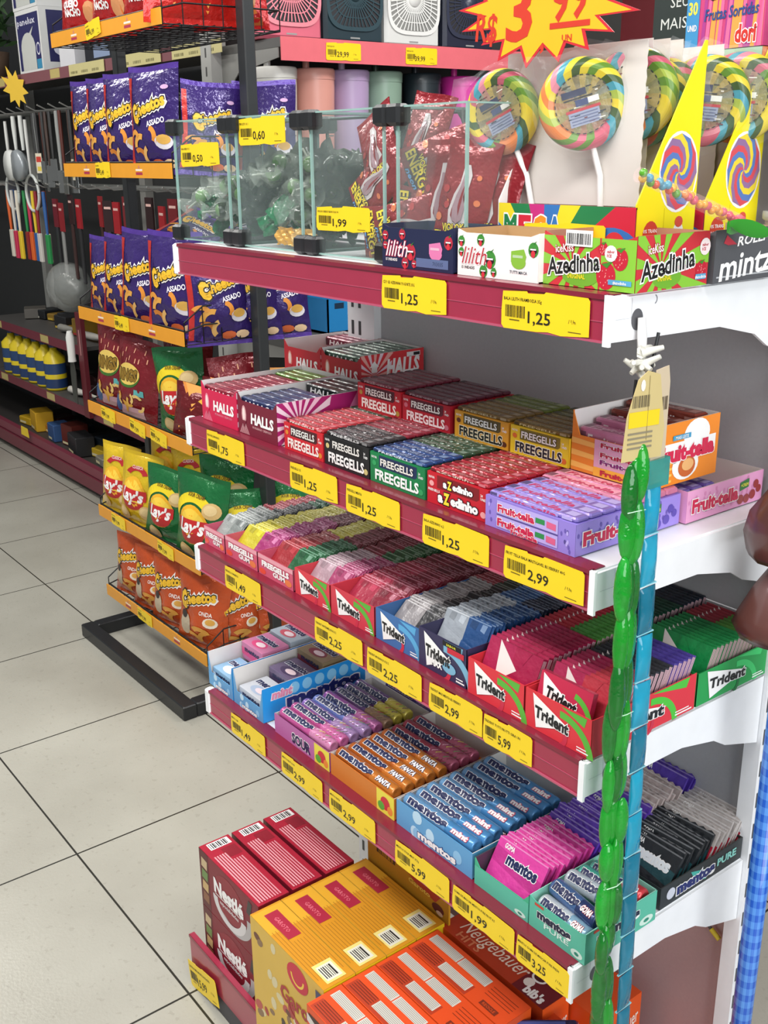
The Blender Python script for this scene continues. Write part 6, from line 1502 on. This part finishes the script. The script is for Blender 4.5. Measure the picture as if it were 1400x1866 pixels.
def fan(y, c, c2, lab):
    t = thing('box_fan', lab, 'fan', (-1.52, y, 1.936)); w, h = .245, .29
    mb = MB(); mb.rbox(-.12, 0, -w / 2, w / 2, 0, h, plas(c, .4), .012); mb.build('housing', t)
    mb = MB(); F = FR((.001, 0, h * .54), (0, 1, 0), (0, 0, 1), .0006); A = plas(c2, .4); R = .105
    def sq(q, n=40): return [(R * q * math.copysign(abs(math.cos(a)) ** .55, math.cos(a)), R * q * math.copysign(abs(math.sin(a)) ** .55, math.sin(a))) for a in [2 * PI * k / n for k in range(n)]]
    mb.add([F(*p, 1) for p in sq(1.0)], [tuple(range(40))], plas('2a2a2e' if c not in ('d8d8d4', 'e0788c') else ('8a8a86' if c == 'd8d8d4' else 'b84a60'), .5))
    o1, o2 = sq(1.12), sq(1.0)
    mb.add([F(*p, 6) for p in o1] + [F(*p, 6) for p in o2], [(k, (k + 1) % 40, 40 + (k + 1) % 40, 40 + k) for k in range(40)], A)
    for k in range(44):
        a = 2 * PI * k / 44; ca, sa = math.cos(a), math.sin(a); rr3 = min(R * 1.2, .98 * R / max(abs(ca) ** 1.0, abs(sa) ** 1.0)); rr3 = min(rr3, R * 1.18)
        p0 = (.022 * ca, .022 * sa); p1 = (rr3 * ca, rr3 * sa); nx_, ny_ = -sa * .0022, ca * .0022
        pol(mb, F, [(p0[0] - nx_, p0[1] - ny_), (p1[0] - nx_, p1[1] - ny_), (p1[0] + nx_, p1[1] + ny_), (p0[0] + nx_, p0[1] + ny_)], A, 5)
    for q in (.45, .75):
        a1, a2 = sq(q), sq(q - .03); mb.add([F(*p, 5) for p in a1] + [F(*p, 5) for p in a2], [(k, (k + 1) % 40, 40 + (k + 1) % 40, 40 + k) for k in range(40)], A)
    gr = mb.build('grille', t)
    mb = MB(); mb.lathe([(.028, 0), (.026, .006), (.0005, .008)], A, 24, (.004, 0, h * .54), 'x'); mb.build('hub', gr)
    mb = MB(); F2 = right(.0005, -.045, .012); rec(mb, F2, .025, .003, .065, .008, plas('9a9a98'), 1); mb.build('badge', t)
fan(1.23, 'd8687c', 'e88a96', 'pink square box fan at the left of the salmon shelf')
fan(1.485, '22363e', '2c444c', 'dark teal square box fan second from the left')
fan(1.74, 'd8d8d4', 'e4e4e0', 'white square box fan third from the left')
fan(2.005, '23283a', '2f3548', 'dark navy square box fan at the right of the salmon shelf')
def tumbler(y, c, lab, straw=None, R=.07, h=.405):
    t = thing('tumbler', lab, 'tumbler', (-1.55, y, 1.442))
    A = plas(c, .4); mb = MB(); mb.lathe([(.0005, 0), (R * .82, 0), (R * .86, .01), (R, h * .94)], A, 32)
    F = lambda x, z, l=0: Vector(((R * .96 + .001) * math.cos(x / R + .35), (R * .96 + .001) * math.sin(x / R + .35), z))
    pol(mb, F, [(-.007, h * .58), (.007, h * .58), (.006, h * .55), (0, h * .53), (-.006, h * .55)], P('5a5a58'), 1); rec(mb, F, -.015, h * .49, .015, h * .50, P('6a6a68'), 1)
    mb.build('body', t)
    mb = MB(); mb.lathe([(R * 1.02, h * .93), (R * 1.03, h), (R * .98, h * 1.015), (.0005, h * 1.015)], A, 32); lid = mb.build('lid', t)
    mb = MB(); mb.tube([(0, -.03, h), (0, -.03, h + .05), (.0, -.018, h + .09)], .012, plas(straw or c, .35), 8); mb.build('straw', lid)
tumbler(1.18, 'd0cfc8', 'off-white tumbler with straw, leftmost below the fans'); tumbler(1.331, 'dc9c8e', 'peach tumbler with straw, second from the left below the fans')
tumbler(1.476, 'b29abf', 'lilac tumbler with straw, third from the left below the fans', 'c0b0c8'); tumbler(1.621, '86a08e', 'sage green tumbler with straw, fourth from the left below the fans', '2c4030')
tumbler(1.80, '1f2a30', 'black tumbler with straw, fifth from the left below the fans'); tumbler(1.985, 'd832a0', 'hot pink tumbler with straw behind the left lollipop', 'e83aa8', R=.075, h=.40)
for i, (y, c, lab) in enumerate(((1.45, '1f86c8', 'blue plastic crate seen between the second and top shelves'), (1.78, 'c8242c', 'red plastic crate right of the blue crate'))):
    mb = MB(); cc = plas(c, .4)
    mb.box(-.15, 0, -.15, .15, 0, .006, cc); 
    for b_ in ((-.15, -.145, -.15, .15), (-.005, 0, -.15, .15), (-.15, 0, -.15, -.145), (-.15, 0, .145, .15)): mb.box(b_[0], b_[1], b_[2], b_[3], 0, .12, cc)
    for k in range(4): rec(mb, right(0, -.15, 0), .03 + .065 * k, .085, .07 + .065 * k, .105, P('14304a' if i == 0 else '5a1014'), 1)
    solo('plastic_crate', mb, lab, 'crate', (-1.46, y, .982))
# dark red stock and the black banner behind the lollipops
mb = MB(); mb.box(0, .9, 0, .3, 0, .9, M('5e1018', .45)); mb.box(-.02, .92, -.02, .32, .5, .53, M('2a2a2c', .4)); mb.box(-.02, .92, -.02, .32, .86, .9, M('3a1014', .4)); solo('dark_red_cabinet', mb, 'dark red cabinet in the background behind the lollipops', 'cabinet', (-1.15, 2.4, 1.3))
mb = MB(); mb.box(0, .2, 0, .01, 0, .12, M('1e2a26', .5)); F = front(0, 0, 0); txt(mb, F, 'SEU', .062, .078, .021, P('d8dad4'), 2, w=.044, bold=.0); txt(mb, F, 'MAIS F', .062, .04, .021, P('d8dad4'), 2, w=.085, bold=.0)
solo('banner', mb, 'black banner with white capital lettering behind the gum drop box', 'sign', (.136, 1.0, 1.775))
# ================================================================== hanging strips at the front right corner
HG = thing('hang_tie', 'white plastic tie with black cord looped through the top shelf bracket hole', 'tie', (.93, .03, 1.36))
mb = MB(); mb.tube([(0, .007, .06), (.003, .006, .04), (.006, .004, .012)], [.004, .005, .004], WH, 8)
r = random.Random(5)
for i in range(14):
    a = r.uniform(0, 6.28); c = Vector((.008, .0, .02 + r.uniform(-.012, .012))); e = c + Vector((r.uniform(-.012, .02), r.uniform(-.02, .02), r.uniform(-.012, .012))); mb.tube([c, e], [.005, .0025], M('d8d6cc', .5), 6)
mb.build('knot', HG)
mb = MB(); mb.tube([(.012, .02, .045), (.014, .01, .01), (.016, -.002, -.03), (.02, -.004, -.06)], .0018, BLACKM, 6); mb.tube([(.01, -.008, .0), (.012, -.012, -.02), (.018, -.008, -.045), (.02, -.004, -.06)], .0016, BLACKM, 6); mb.tube([(.008, .0, .0), (.012, .0, -.03), (.02, 0, -.05)], .001, M('c8c8c4', .4), 5); mb.build('cord', HG)
GLQ = M('14c030', .05, 0, .4, .35, .35, 45, .5, .84); GLD = M('0a8a28', .05, 0, .4, .35, .4, 45, .5, .88); BLQ = M('18b8dc', .06, 0, .3, .25, .25, 30, .4, .9); BLD = M('1488a8', .06, 0, .3, .3, .3, 30, .4, .92); FILM2 = film('f0f8f4', .2)
GS = thing('green_gel_strip', 'long twisted strip of green liquid filled pouches hanging at the front right corner', 'hanging strip', (.962, .0, 1.30))
n = 16; L = .92
def blob(mb, c, rx, ry, rz, mat, rot): 
    T = Matrix.Translation(c) @ Matrix.Rotation(rot, 4, 'Z'); mb.T = T; mb.ell3((0, 0, 0), (rx, ry, rz), mat, 12, 9); mb.T = None
for i in range(n):
    z = -.04 - i * (L / n); mb = MB(); hh = L / n / 2 * r.uniform(1.15, 1.5); y = .0 + .014 * i / n
    for s in (-1, 0, 1): blob(mb, (0.004 * r.uniform(-1, 1), y + s * .0085 + r.uniform(-.003, .003), z + s * r.uniform(-.012, .012)), r.uniform(.006, .009), r.uniform(.008, .011), hh * r.uniform(.8, 1.1), GLQ if r.random() < .6 else GLD, r.uniform(-.6, .6)) 
    mb.build('gel_pouch', GS)
    if i % 4: continue
    mb = MB(); mb.tube([(.006, y - .012, z - hh * .8), (.0105, y, z - hh * .76), (.006, y + .016, z - hh * .85)], .0006, M('c8f0d0', .2), 5); mb.build('seal', GS)
BS = thing('blue_gel_strip', 'long strip of blue liquid filled pouches hanging right of the green strip', 'hanging strip', (.962, .035, 1.28))
for i in range(15):
    z = -.055 - i * .0575; mb = MB(); y = -.001 + .022 * i / 15; hh = .0272; q = .0135 if i % 3 else .012
    mb.T = Matrix.Translation((0, y, z)) @ Matrix.Rotation(.1 * math.sin(i * 1.3), 4, 'Z')
    vs = []; 
    for (zz, a, b_) in ((-hh, q, .0008), (-hh * .8, q * .97, .004), (0, q * .9, .0062), (hh * .8, q * .97, .004), (hh, q, .0008)):
        for k in range(12):
            an = 2 * PI * k / 12; vs.append((b_ * math.cos(an), a * math.sin(an), zz))
    mb.add(vs, [(j * 12 + k, j * 12 + (k + 1) % 12, (j + 1) * 12 + (k + 1) % 12, (j + 1) * 12 + k) for j in range(4) for k in range(12)], (BLQ if i < 8 and i % 3 != 2 else BLD), True)
    mb.T = None; mb.build('gel_pouch', BS)
    mb = MB(); mb.box(-.0012, .0012, y - q * 1.05, y + q * 1.05, z - hh - .001, z - hh + .0005, M('8fd0dc', .2)); mb.build('seal', BS)
mb = MB(); mb.box(-.004, .004, -.018, .018, -.03, .0, M('3aa8a0', .1, 0, .3, .2, .2, 30, .3, .85)); mb.build('clear_tail', BS)
def htag(pts, loc, rz, lab, c):
    mb = MB(); mb.prism(pts, FR((0, 0, 0), (0, 1, 0), (0, 0, 1)), .0008, P(c)); F = FR((.001, 0, 0), (0, 1, 0), (0, 0, 1)); return mb, F
t = thing('price_card', 'beige folded price card with yellow band at the top of the green strip', 'tag', (.965, .004, 1.285), (0, 0, -.15))
mb, F = htag([(-.024, .0), (.028, .0), (.03, .03), (.02, .085), (.004, .09), (-.008, .082), (-.02, .045)], None, 0, '', 'c8b47c')
rec(mb, F, -.018, .034, .022, .05, P('e8c818'), 1); bars(mb, FR(F(-.014, .054, 1), (0, 1, 0), (0, 0, 1)), 0, 0, .022, .012, 0, P('6a604a'), 14, 3)
for k in range(4): rec(mb, F, -.018, .012 + k * .005, .014, .014 + k * .005, P('8a8068'), 1)
ell(mb, F, -.002, .076, .003, .006, P('e8e0d8'), 1, 10); rec(mb, F, .006, .02, .0065, .085, P('8a7a4a'), 1); mb.build('card', t)
t = thing('price_card', 'pale beige price card with a barcode hanging behind the folded card', 'tag', (.962, .032, 1.268), (0, 0, .1))
mb, F = htag([(-.008, .0), (.018, .0), (.018, .09), (.014, .107), (-.008, .105)], None, 0, '', 'd2bfa2'); bars(mb, FR(F(-.006, .062, 1), (0, 1, 0), (0, 0, 1)), 0, 0, .02, .014, 0, P('6a5c48'), 12, 5)
for k in range(7): rec(mb, F, -.006, .02 + k * .005, .008, .0215 + k * .005, P('8a7c68'), 1)
mb.build('card', t)
# ================================================================== right edge
t = thing('checked_pole', 'slim pole wrapped in blue checked plastic standing at the right edge', 'pole', (1.0, .262, 0))
def chk():
    m = bpy.data.materials.new('blue_check'); m.use_nodes = True; nt = m.node_tree; b = nt.nodes['Principled BSDF']; b.inputs['Roughness'].default_value = .25; b.inputs['Coat Weight'].default_value = .4
    tc = nt.nodes.new('ShaderNodeTexCoord'); sp = nt.nodes.new('ShaderNodeSeparateXYZ'); nt.links.new(tc.outputs['Object'], sp.inputs[0])
    def mth(op, a, c=None):
        n_ = nt.nodes.new('ShaderNodeMath'); n_.operation = op
        for i, q in enumerate((a, c)):
            if q is None: continue
            if isinstance(q, (int, float)): n_.inputs[i].default_value = q
            else: nt.links.new(q, n_.inputs[i])
        return n_.outputs[0]
    ang = mth('MULTIPLY', mth('ARCTAN2', sp.outputs[1], sp.outputs[0]), 1.6)
    a = mth('LESS_THAN', mth('FRACT', ang), .5); c = mth('LESS_THAN', mth('FRACT', mth('MULTIPLY', sp.outputs[2], 46.0)), .5)
    s = mth('MULTIPLY', mth('ADD', a, c), .5)
    cr = nt.nodes.new('ShaderNodeValToRGB'); cr.color_ramp.elements[0].color = (*lin('1a55bc'), 1); cr.color_ramp.elements[1].color = (*lin('5590dc'), 1); nt.links.new(s, cr.inputs[0]); nt.links.new(cr.outputs[0], b.inputs['Base Color'])
    return m
mb = MB(); mb.lathe([(.0005, 0), (.0132, 0), (.0132, 1.0), (.0005, 1.0)], chk(), 32); mb.build('sheet', t)
mb = MB(); mb.lathe([(.008, 1.0), (.008, 1.02), (.0005, 1.02)], M('3a5a8a', .5), 16); mb.build('core', t)
t = thing('bell_ornament', 'two stacked brown bell shapes with a red piece at the right edge', 'ornament', (1.0, .246, 1.10))
BRN = M('5a322c', .3, 0, .3, .15, .1, 14)
mb = MB(); mb.T = Matrix.Translation((0, .0, .03)); mb.lathe([(.0005, .12), (.022, .118), (.03, .085), (.05, .055), (.055, .03), (.05, .008), (.046, .0), (.0005, .004)], BRN, 10, smooth=True); mb.T = None; mb.build('upper_piece', t)
mb = MB(); mb.T = Matrix.Rotation(-.12, 4, 'X'); mb.lathe([(.0005, .022), (.02, .02), (.036, -.01), (.05, -.045), (.054, -.06), (.046, -.072), (.0005, -.066)], BRN, 12, smooth=True); mb.T = None; mb.build('lower_piece', t)
mb = MB(); mb.ell3((.045, .02, .06), (.02, .022, .02), plas('c82440', .3), 12, 8); mb.build('red_piece', t)
mb = MB(); mb.T = Matrix.Translation((.028, -.028, -.045)) @ Matrix.Rotation(-.8, 4, 'Z'); mb.box(-.001, .001, -.012, .012, 0, .03, WH); mb.T = None; mb.build('label', t)
mb = MB(); mb.box(1.06, 1.08, .40, 1.6, 0, 1.3, M('d8dade', .6)); solo('room_divider', mb, 'tall white divider standing behind the checked roll', 'divider')
